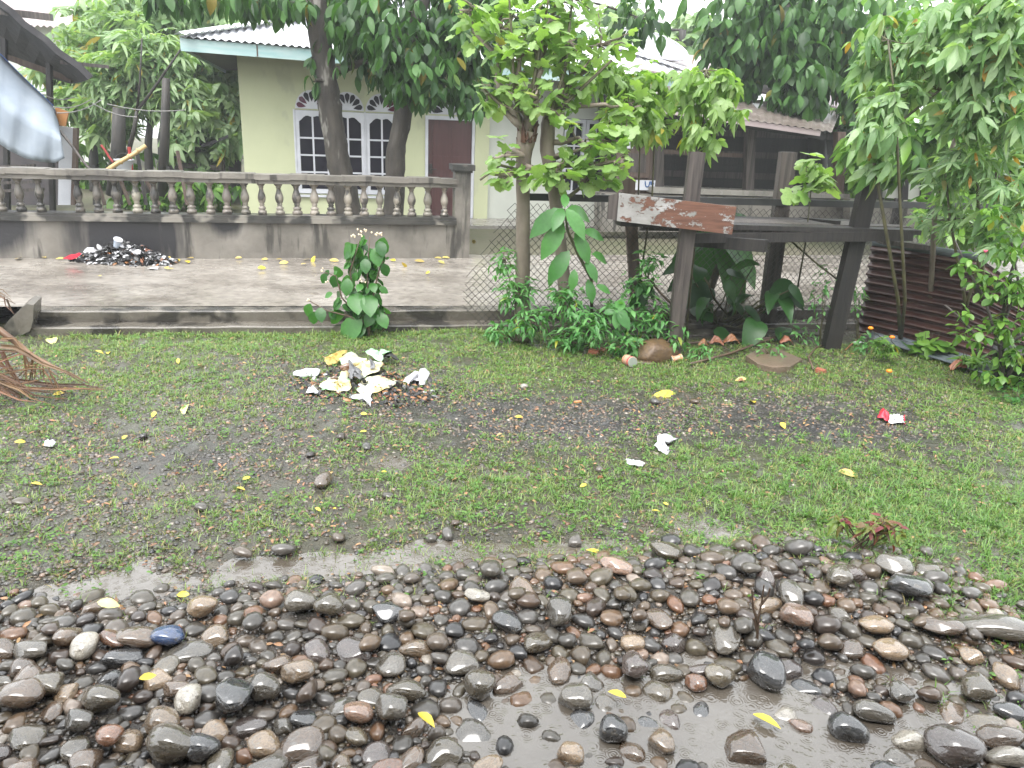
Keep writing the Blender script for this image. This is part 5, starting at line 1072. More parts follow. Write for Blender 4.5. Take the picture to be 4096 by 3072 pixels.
SM = {'grey': stone_mat('wet_grey_stone', (.052, .044, .032), (.10, .085, .063)), 'dark': stone_mat('wet_dark_stone', (.014, .015, .017), (.034, .034, .035), (.14, .14, .14)), 'olive': stone_mat('wet_olive_stone', (.058, .046, .027), (.11, .087, .052)),
      'brown': stone_mat('wet_brown_stone', (.066, .04, .023), (.125, .08, .046)), 'tan': stone_mat('wet_tan_stone', (.15, .10, .055), (.24, .17, .105)), 'rust': stone_mat('wet_rust_stone', (.13, .052, .022), (.19, .085, .04)),
      'purple': stone_mat('wet_purple_brown_stone', (.046, .032, .027), (.085, .06, .05)), 'pale': stone_mat('wet_pale_stone', (.23, .205, .165), (.34, .31, .26), None, .25), 'pink': stone_mat('wet_pinkish_stone', (.15, .088, .058), (.23, .14, .095)), 'blue': stone_mat('blue_painted_stone', (.02, .05, .14), (.04, .10, .26))}
WORD = {'grey': 'grey', 'dark': 'blackish', 'olive': 'olive grey', 'brown': 'brown', 'tan': 'tan', 'rust': 'rusty orange', 'purple': 'purplish brown', 'pale': 'pale cream', 'pink': 'pinkish', 'blue': 'blue'}
SHAPES = [rock_mesh(100+i, .28 if i < 5 else .5+.1*(i-5)) for i in range(10)]
STM = {}
def stone_me(shape, c):
    if (shape, c) not in STM: me = SHAPES[shape].copy(); me.materials.clear(); me.materials.append(SM[c]); STM[shape, c] = me
    return STM[shape, c]
def stone(p, sx, sy, sz, rot, shape, c, name='cobble'): return inst(name, stone_me(shape, c), Matrix.Translation(p) @ Euler(rot).to_matrix().to_4x4() @ Matrix.Diagonal((sx, sy, sz, 1)))
c = on(656, 361); o = inst('boulder', stone_me(7, 'tan'), Matrix.Translation(c+Vector((0, .05, .05))) @ Euler((.2, .3, .5)).to_matrix().to_4x4() @ Matrix.Diagonal((.26, .17, .17, 1))); o.data = o.data.copy(); o.data.materials[0] = M['boulder']; tag(o, 'ochre brown boulder at the foot of the nearest timber post', 'boulder')
o = stone(on(643, 364)+Vector((0, 0, .01)), .12, .06, .03, (0, 0, .2), 8, 'brown', 'flat_stone'); tag(o, 'flat brown stone in front of the ochre boulder', 'stone')
def can(px, py, L, r, ax, lb, crushed=False):
    t = empty('tin_can', on(px, py), lb, 'can', 'tin cans under the bushes'); ax = Vector(ax).normalized(); c = on(px, py)+Vector((0, 0, r)); a = c-ax*L/2
    MB().tube([a+ax*L*q for q in (0, .04, .06, .3, .7, .94, .96, 1)], [r, r, r*.96, r*(.8 if crushed else .96), r*(.75 if crushed else .96), r*.96, r, r], 16).build('can_wall', M['can_label'], t, smooth=True)
    MB().tube([a+ax*L*q for q in (.80, .93)], r*1.005, 16).build('red_band', M['pinkred'] if not crushed else M['can_orange'], t); MB().tube([a+ax*L*q for q in (.08, .16)], r*1.005, 16, cap=False).build('orange_band', M['can_orange'], t)
    for q in (-.004, L+.001): MB().tube([a+ax*q, a+ax*(q+.003)], r*.93, 16).build('can_end', M['can_end'], t)
can(621, 354, .13, .042, (1, -.2, .03), 'pinkish tin can lying on its side under the low bush'); can(629, 366, .12, .05, (.35, -1, .12), 'open-ended orange tin can facing the lawn'); can(676, 362, .10, .036, (1, .3, .2), 'crumpled red and silver can beside the ochre boulder', True)
def slabthing(pts, th, mt, name, lb, cat, dz=.0):
    P_ = [on(x, y, dz) for x, y in pts]; zz = sum(p.z for p in P_)/len(P_); P_ = [Vector((p.x, p.y, zz)) for p in P_]
    mb = MB(); n_ = len(P_); c_ = sum(P_, Vector())/n_; up_ = [q+Vector((0, 0, th)) for q in P_]; inn = [c_+(q-c_)*.93+Vector((0, 0, th*1.12)) for q in P_]
    V = P_+up_+inn; F = [tuple(reversed(range(n_))), tuple(range(2*n_, 3*n_))]
    for i in range(n_): j = (i+1) % n_; F += [(i, j, j+n_, i+n_), (i+n_, j+n_, j+2*n_, i+2*n_)]
    return tag(mb.add(V, F).build(name, mt), lb, cat)
slabthing([(745, 362), (757, 368), (772, 373), (790, 371), (802, 363), (784, 356), (776, 354), (758, 356)], .055, M['slab'], 'stone_slab', 'flat tan slab lying in the weeds between the posts', 'slab')
for x, y, w_, lb in ((593, 354, 12, 'broken red brick piece left of the pollarded trunk base'), (603, 352, 12, 'second broken red brick piece beside the low bush'), (820, 372, 10, 'reddish brick shard beside the bent root'), (600, 478, 6, 'small brown brick chip beside the white paper on the grass'), (983, 757, 12, 'red brick piece at the lower corner of the stone bed'), (580, 556, 6, 'dark red stone chip beside the yellow leaf at the stone edge')):
    k = w_*.5*G(x, y).length/CAM_F; p = on(x, y); mb = MB(); R_ = Euler((RN.uniform(-.2, .2), RN.uniform(-.2, .2), RN.random()*3)).to_matrix()
    mb.add([p+R_ @ Vector(q)*k+Vector((0, 0, .35*k)) for q in ((-1, -.6, -.5), (1, -.5, -.5), (.9, .6, -.5), (-.8, .5, -.5), (-.9, -.5, .4), (.8, -.45, .5), (.7, .5, .45), (-.8, .4, .3))], [(3, 2, 1, 0), (4, 5, 6, 7), (0, 1, 5, 4), (1, 2, 6, 5), (2, 3, 7, 6), (3, 0, 4, 7)])
    tag(mb.build('brick_piece', M['brick']), lb, 'brick')
for L, r, mt, lb in (([(690, 366), (730, 356), (765, 343), (790, 338)], .012, 'twig_brown', 'long pale stick lying in front of the taro'), ([(680, 346), (720, 344), (760, 342), (800, 338)], .014, 'wood_brown', 'straight brown pole on the ground under the table'), ([(685, 340), (735, 335), (790, 334), (820, 338)], .010, 'wood_grey', 'grey stick furthest back under the table'), ([(813, 372), (808, 360), (815, 350), (828, 345)], .010, 'twig_brown', 'bent root curving beside the tan slab'), ([(845, 352), (858, 340), (868, 328)], .007, 'dead_leaf', 'thin orange-brown twig behind the pointed post'), ([(790, 240), (815, 262), (838, 280)], .010, 'twig', 'thin yellow stem slanting under the table')):
    pts = [on(x, y, r+.015) if y > 325 else D(x, y, 7.8) for x, y in L]; tag(MB().tube(pts, r, 6, jit=.1).build('fallen_stick', M[mt], smooth=True), lb, 'stick')
for x, y, w_, lb in ((716, 346, 14, 'curled brown leaf on the soil beneath the table front'), (703, 347, 10, 'small brown leaf beside the nearest timber post'), (786, 345, 12, 'upright curled brown leaf behind the tan slab'), (731, 345, 16, 'largest curled dead leaf under the table'), (741, 382, 6, 'orange curled leaf on the grass edge'), (960, 372, 18, 'fan of shredded dead leaves against the plant pot')):
    p = on(x, y); mb = MB(); k = w_*G(x, y).length/CAM_F
    Pn = [[p+Vector((k*(i/6-.5), k*.4*(j/4-.5), .01+k*(.5*math.sin(math.pi*i/6)*(.4+j/5)+.18*RN.random()))) for j in range(5)] for i in range(7)]
    tag(mb.sheet(Pn, .002).build('dead_leaf', M['dead_leaf']), lb, 'leaf')
o = MB(); p = on(858, 344); Pn = [[p+Vector((.12*(i/4-.5), .06*(j/3-.5), .01+.02*RN.random())) for j in range(4)] for i in range(5)]; tag(o.sheet(Pn, .003).build('plastic_scrap', M['paper_white']), 'bright white plastic scrap behind the pointed timber post', 'scrap')

# ------------------------------------------------------------------ burnt rubbish on the lawn
def cT(x, y): return ((1150+x/3.687)/4, (1400+y/3.687)/4)
def patch(name, pts, mt, lb, cat, h=.03, hc=.06, fn=cT, jit=.02, group=None, base=.015):
    P_ = [on(*fn(*q)) for q in pts]; n0 = len(P_); Q = []
    for i in range(n0):                     # finer, slightly torn outline
        a_, b_ = P_[i], P_[(i+1) % n0]; e_ = (b_-a_).length*.10
        Q += [a_, a_.lerp(b_, .33)+Vector((RN.uniform(-e_, e_), RN.uniform(-e_, e_), 0)), a_.lerp(b_, .66)+Vector((RN.uniform(-e_, e_), RN.uniform(-e_, e_), 0))]
    n_ = len(Q); c_ = sum(Q, Vector())/n_; sz_ = sum((q-c_).length for q in Q)/n_; cr_ = min(.013, sz_*.10); V = []; ph = [RN.random()*6 for _ in range(3)]
    for k_, r_ in enumerate((1, .82, .62, .42, .2)):
        for i, q in enumerate(Q):
            p = c_.lerp(q, r_); a_ = 2*math.pi*i/n_
            z_ = base+h*.5*(1+math.sin(2*a_+ph[0]))*r_+hc*(1-r_*r_)*(.7+.5*math.sin(3*a_+ph[1]))+RN.uniform(-1, 1)*cr_*(.4 if k_ == 0 else 1)
            V.append(Vector((p.x+RN.uniform(-1, 1)*cr_*.5*(k_ > 0), p.y+RN.uniform(-1, 1)*cr_*.5*(k_ > 0), max(p.z+z_, p.z+.004))))
    V.append(c_+Vector((0, 0, base+hc))); k = len(V); V += [v-Vector((0, 0, .003)) for v in V]; F = []
    for i in range(n_):
        j = (i+1) % n_
        for q in range(4): F += [(q*n_+i, q*n_+j, (q+1)*n_+j, (q+1)*n_+i), (k+q*n_+j, k+q*n_+i, k+(q+1)*n_+i, k+(q+1)*n_+j)]
        F += [(4*n_+i, 4*n_+j, 5*n_), (k+4*n_+j, k+4*n_+i, k+5*n_), (j, i, k+i, k+j)]
    return tag(MB().add(V, F).build(name, mt, smooth=True), lb, cat, group)
def pack():
    m_, t, b = nodes('green_yellow_packaging'); v = coords(t, 1); n_ = noise(t, v, 4.5, 2)
    c = ramp(t, [(.34, (.20, .46, .20)), (.42, (.50, .60, .44)), (.5, (.60, .58, .42)), (.64, (.58, .46, .20))], n_); t.links.new(c, b.inputs['Base Color']); b.inputs['Roughness'].default_value = .3
    bump(t, b, noise(t, v, 14, 4), .012, .5); return m_
M['pack'] = pack(); M['pack_green'] = mat('mint_green_packaging', (.20, .48, .22), (.42, .58, .42), 5, rough=.3, bumpd=.01, bscale=12)
PG = 'burnt packaging on the lawn'
patch('torn_wrapper', [(545, 215), (610, 130), (650, 100), (790, 78), (890, 110), (800, 180), (740, 235), (600, 280), (550, 270)], M['gold'], 'yellow brown wrapper at the back of the burnt rubbish on the lawn', 'wrapper', .05, .04, group=PG)
patch('torn_wrapper', [(1240, 135), (1360, 128), (1480, 130), (1540, 190), (1400, 200), (1395, 250), (1280, 250), (1150, 200)], M['pack_green'], 'mint green flap sticking up at the back of the burnt rubbish', 'wrapper', .06, .05, group=PG, base=.05)
patch('torn_wrapper', [(1410, 165), (1500, 140), (1560, 190), (1650, 215), (1620, 260), (1540, 240), (1410, 215)], M['black_card'], 'blackened flap beside the mint green packaging', 'wrapper', .04, .03, group=PG, base=.05)
patch('torn_wrapper', [(780, 260), (850, 150), (945, 110), (1060, 170), (1150, 200), (1290, 260), (1390, 250), (1395, 330), (1340, 400), (1190, 410), (1110, 470), (1060, 400), (900, 300), (800, 350)], M['pack'], 'crumpled yellow packaging sheet in the middle of the burnt rubbish', 'wrapper', .03, .05, group=PG, base=.03)
patch('torn_wrapper', [(485, 560), (600, 460), (760, 430), (800, 350), (890, 350), (890, 450), (930, 560), (950, 595), (880, 630), (790, 620), (760, 655), (720, 625), (600, 640), (505, 630)], M['pack'], 'torn green and yellow sheet at the lower left of the burnt rubbish', 'wrapper', .02, .035, group=PG)
patch('torn_wrapper', [(1020, 585), (1110, 480), (1200, 430), (1400, 420), (1540, 480), (1610, 480), (1600, 530), (1500, 600), (1380, 640), (1160, 710), (1080, 680)], M['pack'], 'torn green and yellow sheet at the lower right of the burnt rubbish', 'wrapper', .02, .035, group=PG)
patch('torn_wrapper', [(890, 310), (920, 300), (1050, 400), (1105, 470), (1080, 530), (1130, 545), (1060, 575), (1010, 560), (980, 540), (960, 560), (920, 540), (890, 450)], M['burnt'], 'dark grey burnt card on top of the yellow packaging', 'card', .02, .03, group=PG, base=.075)
patch('torn_wrapper', [(1205, 285), (1250, 280), (1300, 400), (1220, 390)], M['burnt'], 'small dark grey burnt strip on the yellow packaging', 'card', .02, .02, group=PG, base=.08)
for pts, lb, hc in (([(80, 400), (110, 360), (300, 340), (400, 365), (430, 355), (490, 370), (440, 420), (300, 410), (200, 430), (90, 440)], 'long white scrap left of the burnt packaging', .04), ([(1700, 500), (1750, 440), (1930, 360), (2030, 370), (2090, 380), (2080, 430), (2040, 470), (2030, 540), (1960, 570), (1940, 530), (1850, 510), (1790, 545)], 'crumpled white paper right of the burnt packaging', .07), ([(910, 750), (960, 725), (1250, 715), (1255, 790), (1225, 800), (1220, 860), (1130, 800), (1080, 770), (1040, 780)], 'white paper scrap in front of the burnt packaging', .03), ([(270, 670), (300, 600), (380, 590), (460, 630), (400, 680), (380, 710)], 'small scrunched white paper at the near left of the rubbish', .04)):
    patch('paper_scrap', pts, M['ash_white'] if 'long' in lb else M['paper_white'], lb, 'paper', .025, hc)
def stuff_shards(name, n, c, rx, ry, hgt, size, mats, label):
    t = empty(name, c, label, 'debris'); tag(t, kind='stuff')
    for mt, frac, kd_ in mats:
        k = int(n*frac); a = rng.random(k)*6.28; r = rng.random(k)**.6
        P_ = np.stack([c.x+rx*r*np.cos(a), c.y+ry*r*np.sin(a), np.zeros(k)], -1); P_[:, 2] = (hz(P_[:, 0], P_[:, 1]) if c.y < 9 else c.z)+hgt*(1-r**1.6)*rng.random(k)**.5+.004
        d = np.stack([rng.normal(size=k), rng.normal(size=k), rng.normal(size=k)*.35], -1); nn = np.stack([rng.normal(size=k)*.6, rng.normal(size=k)*.6-.3, np.ones(k)], -1)
        foliage(t, kd_, P_, d, nn, size*rng.uniform(.5, 1.5, k), mt, 0, mass='scraps')
stuff_shards('charred_scraps', 1300, on(368, 388), .66, .42, .018, .04, ((M['charcoal'], .66, 'oval2'), (M['dead_leaf'], .28, 'ellip'), (M['ash_white'], .02, 'oval2'), (M['burnt'], .04, 'oval')), 'black burnt scraps strewn round the packaging on the lawn')
for x, y, r, lb in ((348, 374, .06, 'round brown coconut husk piece in the burnt rubbish'), (335, 382, .035, 'small brown husk piece left of the coconut husk')):
    o = stone(on(x, y)+Vector((0, 0, r*.7)), r, r*.8, r*.8, (.3, .2, .4), 2, 'rust', 'coconut_husk'); tag(o, lb, 'husk')
# white papers and red wrapper elsewhere on the lawn
def cF(x, y): return (x/2.16, y/2.16)
patch('paper_scrap', [(1412, 968), (1418, 950), (1440, 944), (1466, 952), (1440, 956), (1430, 966), (1436, 974), (1446, 980), (1440, 987), (1422, 978)], M['paper_white'], 'curved white paper in the grass right of centre', 'paper', .015, .02, cF)
patch('paper_scrap', [(1350, 1000), (1362, 998), (1378, 1001), (1392, 1008), (1388, 1016), (1372, 1010), (1356, 1008)], M['paper_white'], 'small white paper left of the curved one in the grass', 'paper', .015, .02, cF)
patch('paper_scrap', [(96, 968), (100, 958), (116, 955), (122, 962), (115, 970)], M['ash_white'], 'pale grey scrap on the gravel near the left edge', 'paper', .01, .02, cF)
for x, y, s_, lb in ((1132, 838, 6, 'white round plastic cap on the dark soil'), (1187, 823, 3, 'tiny white pebble beyond the plastic cap'), (1345, 1143, 5, 'small white stone in the grass above the stone bed')):
    k = s_*.7*G(x/2.16, y/2.16).length/CAM_F; tag(stone(on(x/2.16, y/2.16)+Vector((0, 0, k*.4)), k, k, k*.7, (0, 0, 0), 1, 'pale', 'white_pebble'), lb, 'pebble')
def cW(x, y): return ((3480+x/11.06)/4, (1600+y/11.06)/4)
wr = empty('snack_wrapper', on(*cW(900, 1000)), 'twisted red and white snack wrapper on the bare dark soil', 'wrapper')
def patch2(nm, pts, mt, par, hc): 
    o = patch(nm, pts, mt, None, None, .02, hc, cW, .01); b_ = o.location.copy(); o.parent = par; o.location = b_-BASE[par.name]
patch2('red_twist', [(300, 850), (380, 640), (470, 550), (600, 600), (740, 720), (850, 840), (830, 900), (740, 1030), (620, 1000), (480, 960), (330, 930)], M['pinkred'], wr, .05)
patch2('white_body', [(830, 830), (920, 820), (1010, 900), (1240, 840), (1450, 790), (1480, 1000), (1500, 1180), (1380, 1140), (1100, 1120), (880, 1110), (790, 1060), (800, 930)], M['paper_white'], wr, .04)
patch2('red_end', [(1450, 790), (1525, 780), (1560, 1110), (1500, 1180), (1475, 1000)], M['pinkred'], wr, .01)
tag(o := MB().tube([on(*cF(1240, 870)), on(*cF(1255, 872), .02)], .01, 5).build('orange_scrap', M['can_orange']), 'tiny orange scrap on the dark soil', 'scrap')

# ------------------------------------------------------------------ burnt heap at the wall
def cH(x, y): return ((200+x/3.687)/4, (930+y/3.687)/4)
def RG_(x, y): return G(*cH(x, y), ROAD+.015)
hc_ = S(onu := RG_(1100, 430).dot(rs), 10.75, ROAD+.015)
stuff_shards('burnt_rubbish_heap', 1300, hc_+Vector((0, 0, 0)), .66, .26, .25, .065, ((M['charcoal'], .56, 'oval2'), (M['ash_white'], .28, 'oval2'), (M['burnt'], .1, 'oval'), (M['dead_leaf'], .06, 'ellip')), 'sooty heap of burnt rubbish against the balustrade wall')
mb = MB(); Pn = [[hc_+Vector((.55*r*math.cos(a), .22*r*math.sin(a)+.02, .17*(1-r**1.5)+.0)) for a in np.linspace(0, 6.283, 19)] for r in (.02, .4, .75, 1)]; ho = mb.sheet(Pn, .01).build('ash_mound', M['charcoal']); ho.parent = [o for o in bpy.data.objects if o.name == 'burnt_rubbish_heap'][0]; ho.location = ho.location-BASE['burnt_rubbish_heap']
cup = empty('plastic_cup', PV(116, 245, 10.7), 'clear bluish plastic cup tilted on top of the burnt heap', 'cup'); c = PV(*cH(975, 215), 10.68); e = PV(*cH(1005, 105), 10.64); ax = (e-c).normalized()
M['cup'] = mat('clear_blue_plastic', (.35, .45, .58), (.5, .58, .68), 5, rough=.2)
MB().tube([c, c+ax*.02, c+ax*.115, c+ax*.12], [.032, .036, .05, .054], 14, cap=True).build('cup_body', M['cup'], cup, smooth=True); MB().tube([c+ax*.112, c+ax*.122], .055, 14).build('cup_rim', M['white'], cup)
RB = 'scraps round the burnt heap on the road'
for pts, mt, lb, v_ in (([(180, 385), (290, 330), (370, 320), (420, 300), (460, 320), (400, 370), (320, 400)], 'pinkred', 'red plastic scrap at the left of the burnt heap', .05), ([(500, 260), (540, 225), (640, 225), (655, 275), (600, 290), (520, 290)], 'paper_white', 'cream white bag at the left of the burnt heap', .08), ([(740, 440), (780, 405), (900, 410), (915, 450), (850, 460)], 'paper_white', 'white paper lying at the front of the burnt heap', .02), ([(1205, 290), (1280, 250), (1340, 265), (1330, 320), (1260, 340)], 'paper_white', 'white scrap on the face of the burnt heap', .05), ([(1230, 400), (1280, 370), (1350, 385), (1350, 415), (1260, 425)], 'paper_white', 'small white scrap low on the burnt heap', .03), ([(1360, 430), (1450, 395), (1580, 420), (1560, 455), (1420, 455)], 'dead_leaf', 'brown leaf lying at the front of the burnt heap', .02), ([(1470, 530), (1600, 520), (1590, 545), (1440, 545)], 'ash_white', 'flattened white scrap on the road in front of the heap', .005)):
    P_ = [G(*cH(*q), ROAD+.02) for q in pts]; up_ = .0
    if min(q[1] for q in pts) < 330: P_ = [PV(*cH(*q), 10.56) for q in pts]; mb = MB(); mb.prism(P_, ns*.03)
    else: mb = MB(); mb.prism([p+Vector((0, 0, RN.uniform(0, .02))) for p in P_], (0, 0, -.006))
    tag(mb.build('rubbish_scrap', M[mt]), lb, 'scrap', RB)

# ------------------------------------------------------------------ dry palm frond at the left edge
pf = empty('palm_frond', on(10, 428), 'dry brown fallen palm frond curling in from the left edge', 'palm frond')
YF = 5.3
def cP(x, y): return (x/3.318/4, (1150+y/3.318)/4)
def blade(pts, w0, Y=YF, th=.003, dy=None):
    P_ = [D(*cP(x, y), Y+(dy[i] if dy else 0)) for i, (x, y) in enumerate(pts)]; k = len(P_); Pn = []
    for i in range(4*(k-1)+1):
        q = i/4; a = min(k-2, int(q)); f = q-a; p = P_[a].lerp(P_[a+1], f); t = (P_[a+1]-P_[a]).normalized(); sd = t.cross(Vector((.2, -.75, .6))).normalized(); w_ = w0*(1-(q/(k-1))**2*.85)
        Pn.append([p-sd*w_/2, p+Vector((0, .3*w_, -.1*w_)), p+sd*w_/2])
    MB().sheet(Pn, th).build('leaflet', M['dry_frond'], pf)
mb = MB(); mb.tube([D(*cP(x, y), YF) for x, y in ((-700, 350), (-300, 420), (0, 570), (200, 720), (420, 900), (700, 1050), (950, 1150), (1180, 1275))], [.03, .028, .025, .022, .018, .013, .009, .004], 8); mb.build('midrib', M['dry_frond'], pf, smooth=True)
for pts, w_ in (([(0, 780), (200, 800), (350, 880), (560, 1010), (900, 1130), (1180, 1275)], .035), ([(-200, 1060), (0, 980), (220, 900), (440, 860)], .022), ([(-200, 1120), (0, 1090), (300, 1030), (600, 1050), (820, 1215)], .012), ([(-200, 1200), (100, 1130), (400, 1075), (640, 1080), (720, 1220), (750, 1415)], .013), ([(-300, 1130), (0, 1200), (300, 1240), (700, 1290), (1100, 1290), (1430, 1365)], .035), ([(-300, 1220), (0, 1260), (300, 1330), (700, 1350), (1100, 1340), (1400, 1355)], .028), ([(-300, 1430), (0, 1365), (300, 1270), (600, 1210), (720, 1215)], .014), ([(-300, 1160), (0, 1230), (200, 1330), (400, 1450), (620, 1530)], .04), ([(-300, 1200), (0, 1290), (200, 1400), (350, 1500), (600, 1535)], .035), ([(-200, 1300), (0, 1380), (250, 1490), (500, 1525)], .02), ([(0, 1180), (200, 1300), (450, 1430), (750, 1470), (950, 1475)], .018), ([(-200, 1080), (0, 1150), (200, 1260), (400, 1370), (700, 1400)], .03), ([(20, 850), (90, 1000), (170, 1140), (270, 1270)], .03), ([(320, 890), (335, 1000), (345, 1130), (340, 1260)], .018), ([(430, 960), (420, 1100), (390, 1250)], .02), ([(465, 1010), (470, 1100), (455, 1230)], .016), ([(530, 1040), (535, 1130), (530, 1210)], .010), ([(410, 1000), (330, 1100), (240, 1190), (170, 1260)], .010), ([(650, 1080), (690, 1190), (780, 1300), (870, 1440)], .014), ([(560, 1080), (640, 1180), (700, 1300), (740, 1410)], .013), ([(0, 690), (150, 700), (330, 840), (420, 900)], .03), ([(-100, 30), (0, 70), (110, 130)], .012), ([(-100, 60), (60, 150), (215, 220)], .010), ([(85, 150), (130, 250), (175, 350)], .014), ([(-300, 900), (0, 1000), (100, 1100), (230, 1250)], .03), ([(-400, 1250), (-100, 1350), (150, 1450), (330, 1520)], .03), ([(-400, 1000), (-200, 1150), (0, 1330), (140, 1420)], .03)):
    blade(pts, w_, YF-RN.uniform(-.15, .25))
    for _ in range(1): blade([(x+RN.uniform(-60, 60), y+RN.uniform(-50, 60)) for x, y in pts], w_*.6, YF-RN.uniform(-.2, .25))

# ------------------------------------------------------------------ fallen leaves one can pick out
def ground_leaf(px, py, L, mt, lb, grp, kind='ellip', name='fallen_leaf', z=None, curl=None):
    p = on(px, py, .012) if z is None else G(px, py, z)
    if z is None and py > 592: p = G(px, py, hzv(p)+.085)
    d = np.array([[RN.uniform(-1, 1), RN.uniform(-.7, .7), RN.uniform(0, .25)]]); n_ = np.array([[RN.uniform(-.4, .4), RN.uniform(-.8, .1), 1.0]])
    x, y, zz = frames(d, n_); s = L*G(px, py).length/CAM_F; p = p-Vector(y[0])*s*.5+Vector((0, 0, .012))
    Mx = Matrix(((x[0, 0]*s, y[0, 0]*s, zz[0, 0]*s, p.x), (x[0, 1]*s, y[0, 1]*s, zz[0, 1]*s, p.y), (x[0, 2]*s, y[0, 2]*s, zz[0, 2]*s, p.z), (0, 0, 0, 1)))
    return tag(inst(name, leaf_mesh(kind, mt), Mx), lb, 'leaf', grp)
YL = 'small yellow leaves fallen on the lawn'
for x, y in ((128, 856), (140, 845), (333, 900), (247, 995), (533, 1040), (521, 1060), (722, 1105), (687, 1107), (1260, 1055), (1437, 1095), (1416, 1110), (830, 1025), (785, 937), (785, 898), (270, 950), (235, 765), (215, 763), (385, 785), (45, 960), (80, 1050), (1120, 905)): ground_leaf(x/2.16, y/2.16, RN.uniform(6, 10), M['yellow_leaf'], 'small yellow leaf fallen flat on the wet lawn', YL, 'oval')
for x, y, L, mt, lb in ((458, 721, 19, 'pale_leaf', 'large pale yellow leaf leaning on the lower concrete step'), (112, 737, 14, 'pale_leaf', 'pale green leaf near the palm frond at the step foot'), (1438, 856, 21, 'yellow_leaf', 'long yellow leaf on the dark soil right of centre'), (398, 886, 17, 'pale_leaf', 'pale green torn leaf left of the burnt rubbish'), (920, 1552, 25, 'yellow_leaf', 'long yellow leaf on the stones at the bottom centre'), (1654, 1555, 24, 'yellow_leaf', 'long yellow leaf standing in the water at the lower right'), (320, 1466, 12, 'yellow_leaf', 'small upright yellow leaf among the stones at lower left'), (233, 1307, 15, 'pale_leaf', 'yellow green leaf at the upper left edge of the stones'), (1335, 1502, 16, 'yellow_leaf', 'narrow yellow leaf in the water near the bottom centre'), (1284, 1196, 14, 'yellow_leaf', 'narrow yellow leaf beside the dark red stone chip'), (1833, 1028, 15, 'olive_leaf', 'tan leaf lying in the green grass at right'), (1600, 823, 8, 'olive_leaf', 'orange tan leaf at the near edge of the weeds'), (1690, 922, 8, 'yellow_leaf', 'short yellow leaf near the red wrapper'), (1625, 870, 10, 'yellow_leaf', 'small yellow strip on the dark soil left of the wrapper'), (395, 1288, 10, 'yellow_leaf', 'yellow green leaf at the near edge of the muddy puddle')):
    ground_leaf(x/2.16, y/2.16, L*1.35, M[mt], lb, None, 'ellip' if L > 16 else 'oval')
RL = 'yellow leaves lying along the foot of the balustrade wall'
def cR(x, y): return ((900+x/2.16)/4, (650+y/2.16)/4)
pts = [cR(x, y) for x, y in ((340, 840), (470, 840), (510, 870), (600, 905), (680, 880), (760, 850), (830, 850), (940, 850), (1010, 845), (320, 915), (480, 915), (1450, 848), (1680, 855), (1840, 828), (1910, 825), (1870, 865), (1550, 893), (1750, 957), (2150, 690), (270, 860), (640, 850), (720, 840), (120, 828), (900, 835), (570, 880))]+[(x/2.16/4, (650+y/2.16)/4) for x, y in ((380, 820), (520, 835), (690, 830), (1080, 855), (1290, 860), (1410, 790), (1450, 830), (1530, 850), (1620, 860), (1440, 915), (160, 830), (1470, 925), (860, 985), (1640, 830), (2060, 828))]
for k_, (x, y) in enumerate(pts):
    if k_ in (3, 6, 8, 10, 19, 20, 23, 24): continue
    ground_leaf(x, y, RN.uniform(5, 9), M['olive_leaf' if RN.random() < .8 else 'yellow_leaf'], 'yellowing leaf lying on the wet road near the balustrade wall', RL, 'oval2', z=ROAD+.03)

# ------------------------------------------------------------------ river cobbles
EDGE_X = [-200, 0, 100, 200, 300, 400, 470, 520, 600, 660, 740, 800, 880, 930, 985, 1024, 1200]
EDGE_Y = [618, 616, 614, 610, 604, 594, 586, 580, 578, 570, 566, 562, 573, 586, 608, 630, 705]
NAMED = {(167, 641): 'blue painted cobble among the stones on the left', (114, 645): 'flat brick red stone left of the blue cobble', (232, 703): 'tall black angular rock with a hollow face at lower left', (911, 591): 'dark undercut block at the right crest of the stone bed', (785, 725): 'cream white cobble beside the yellow leaf at lower right', (1003, 634): 'long smooth grey slab at the right edge of the stones', (576, 703): 'pale flat-topped stone standing alone in the grey water', (766, 685): 'black wedge-shaped stone in the water at lower right', (801, 738): 'smooth salmon-coloured cobble below the cream one', (663, 747): 'tan barrel-shaped cobble near the bottom edge', (187, 706): 'flat pinkish white stone at lower left', (477, 599): 'pale cream wedge near the top of the stone bed', (954, 753): 'large dark brown cobble at the lower right corner', (322, 481): 'brown cobble alone on the lawn left of centre', (297, 677): 'elongated orange brown cobble at lower left'}
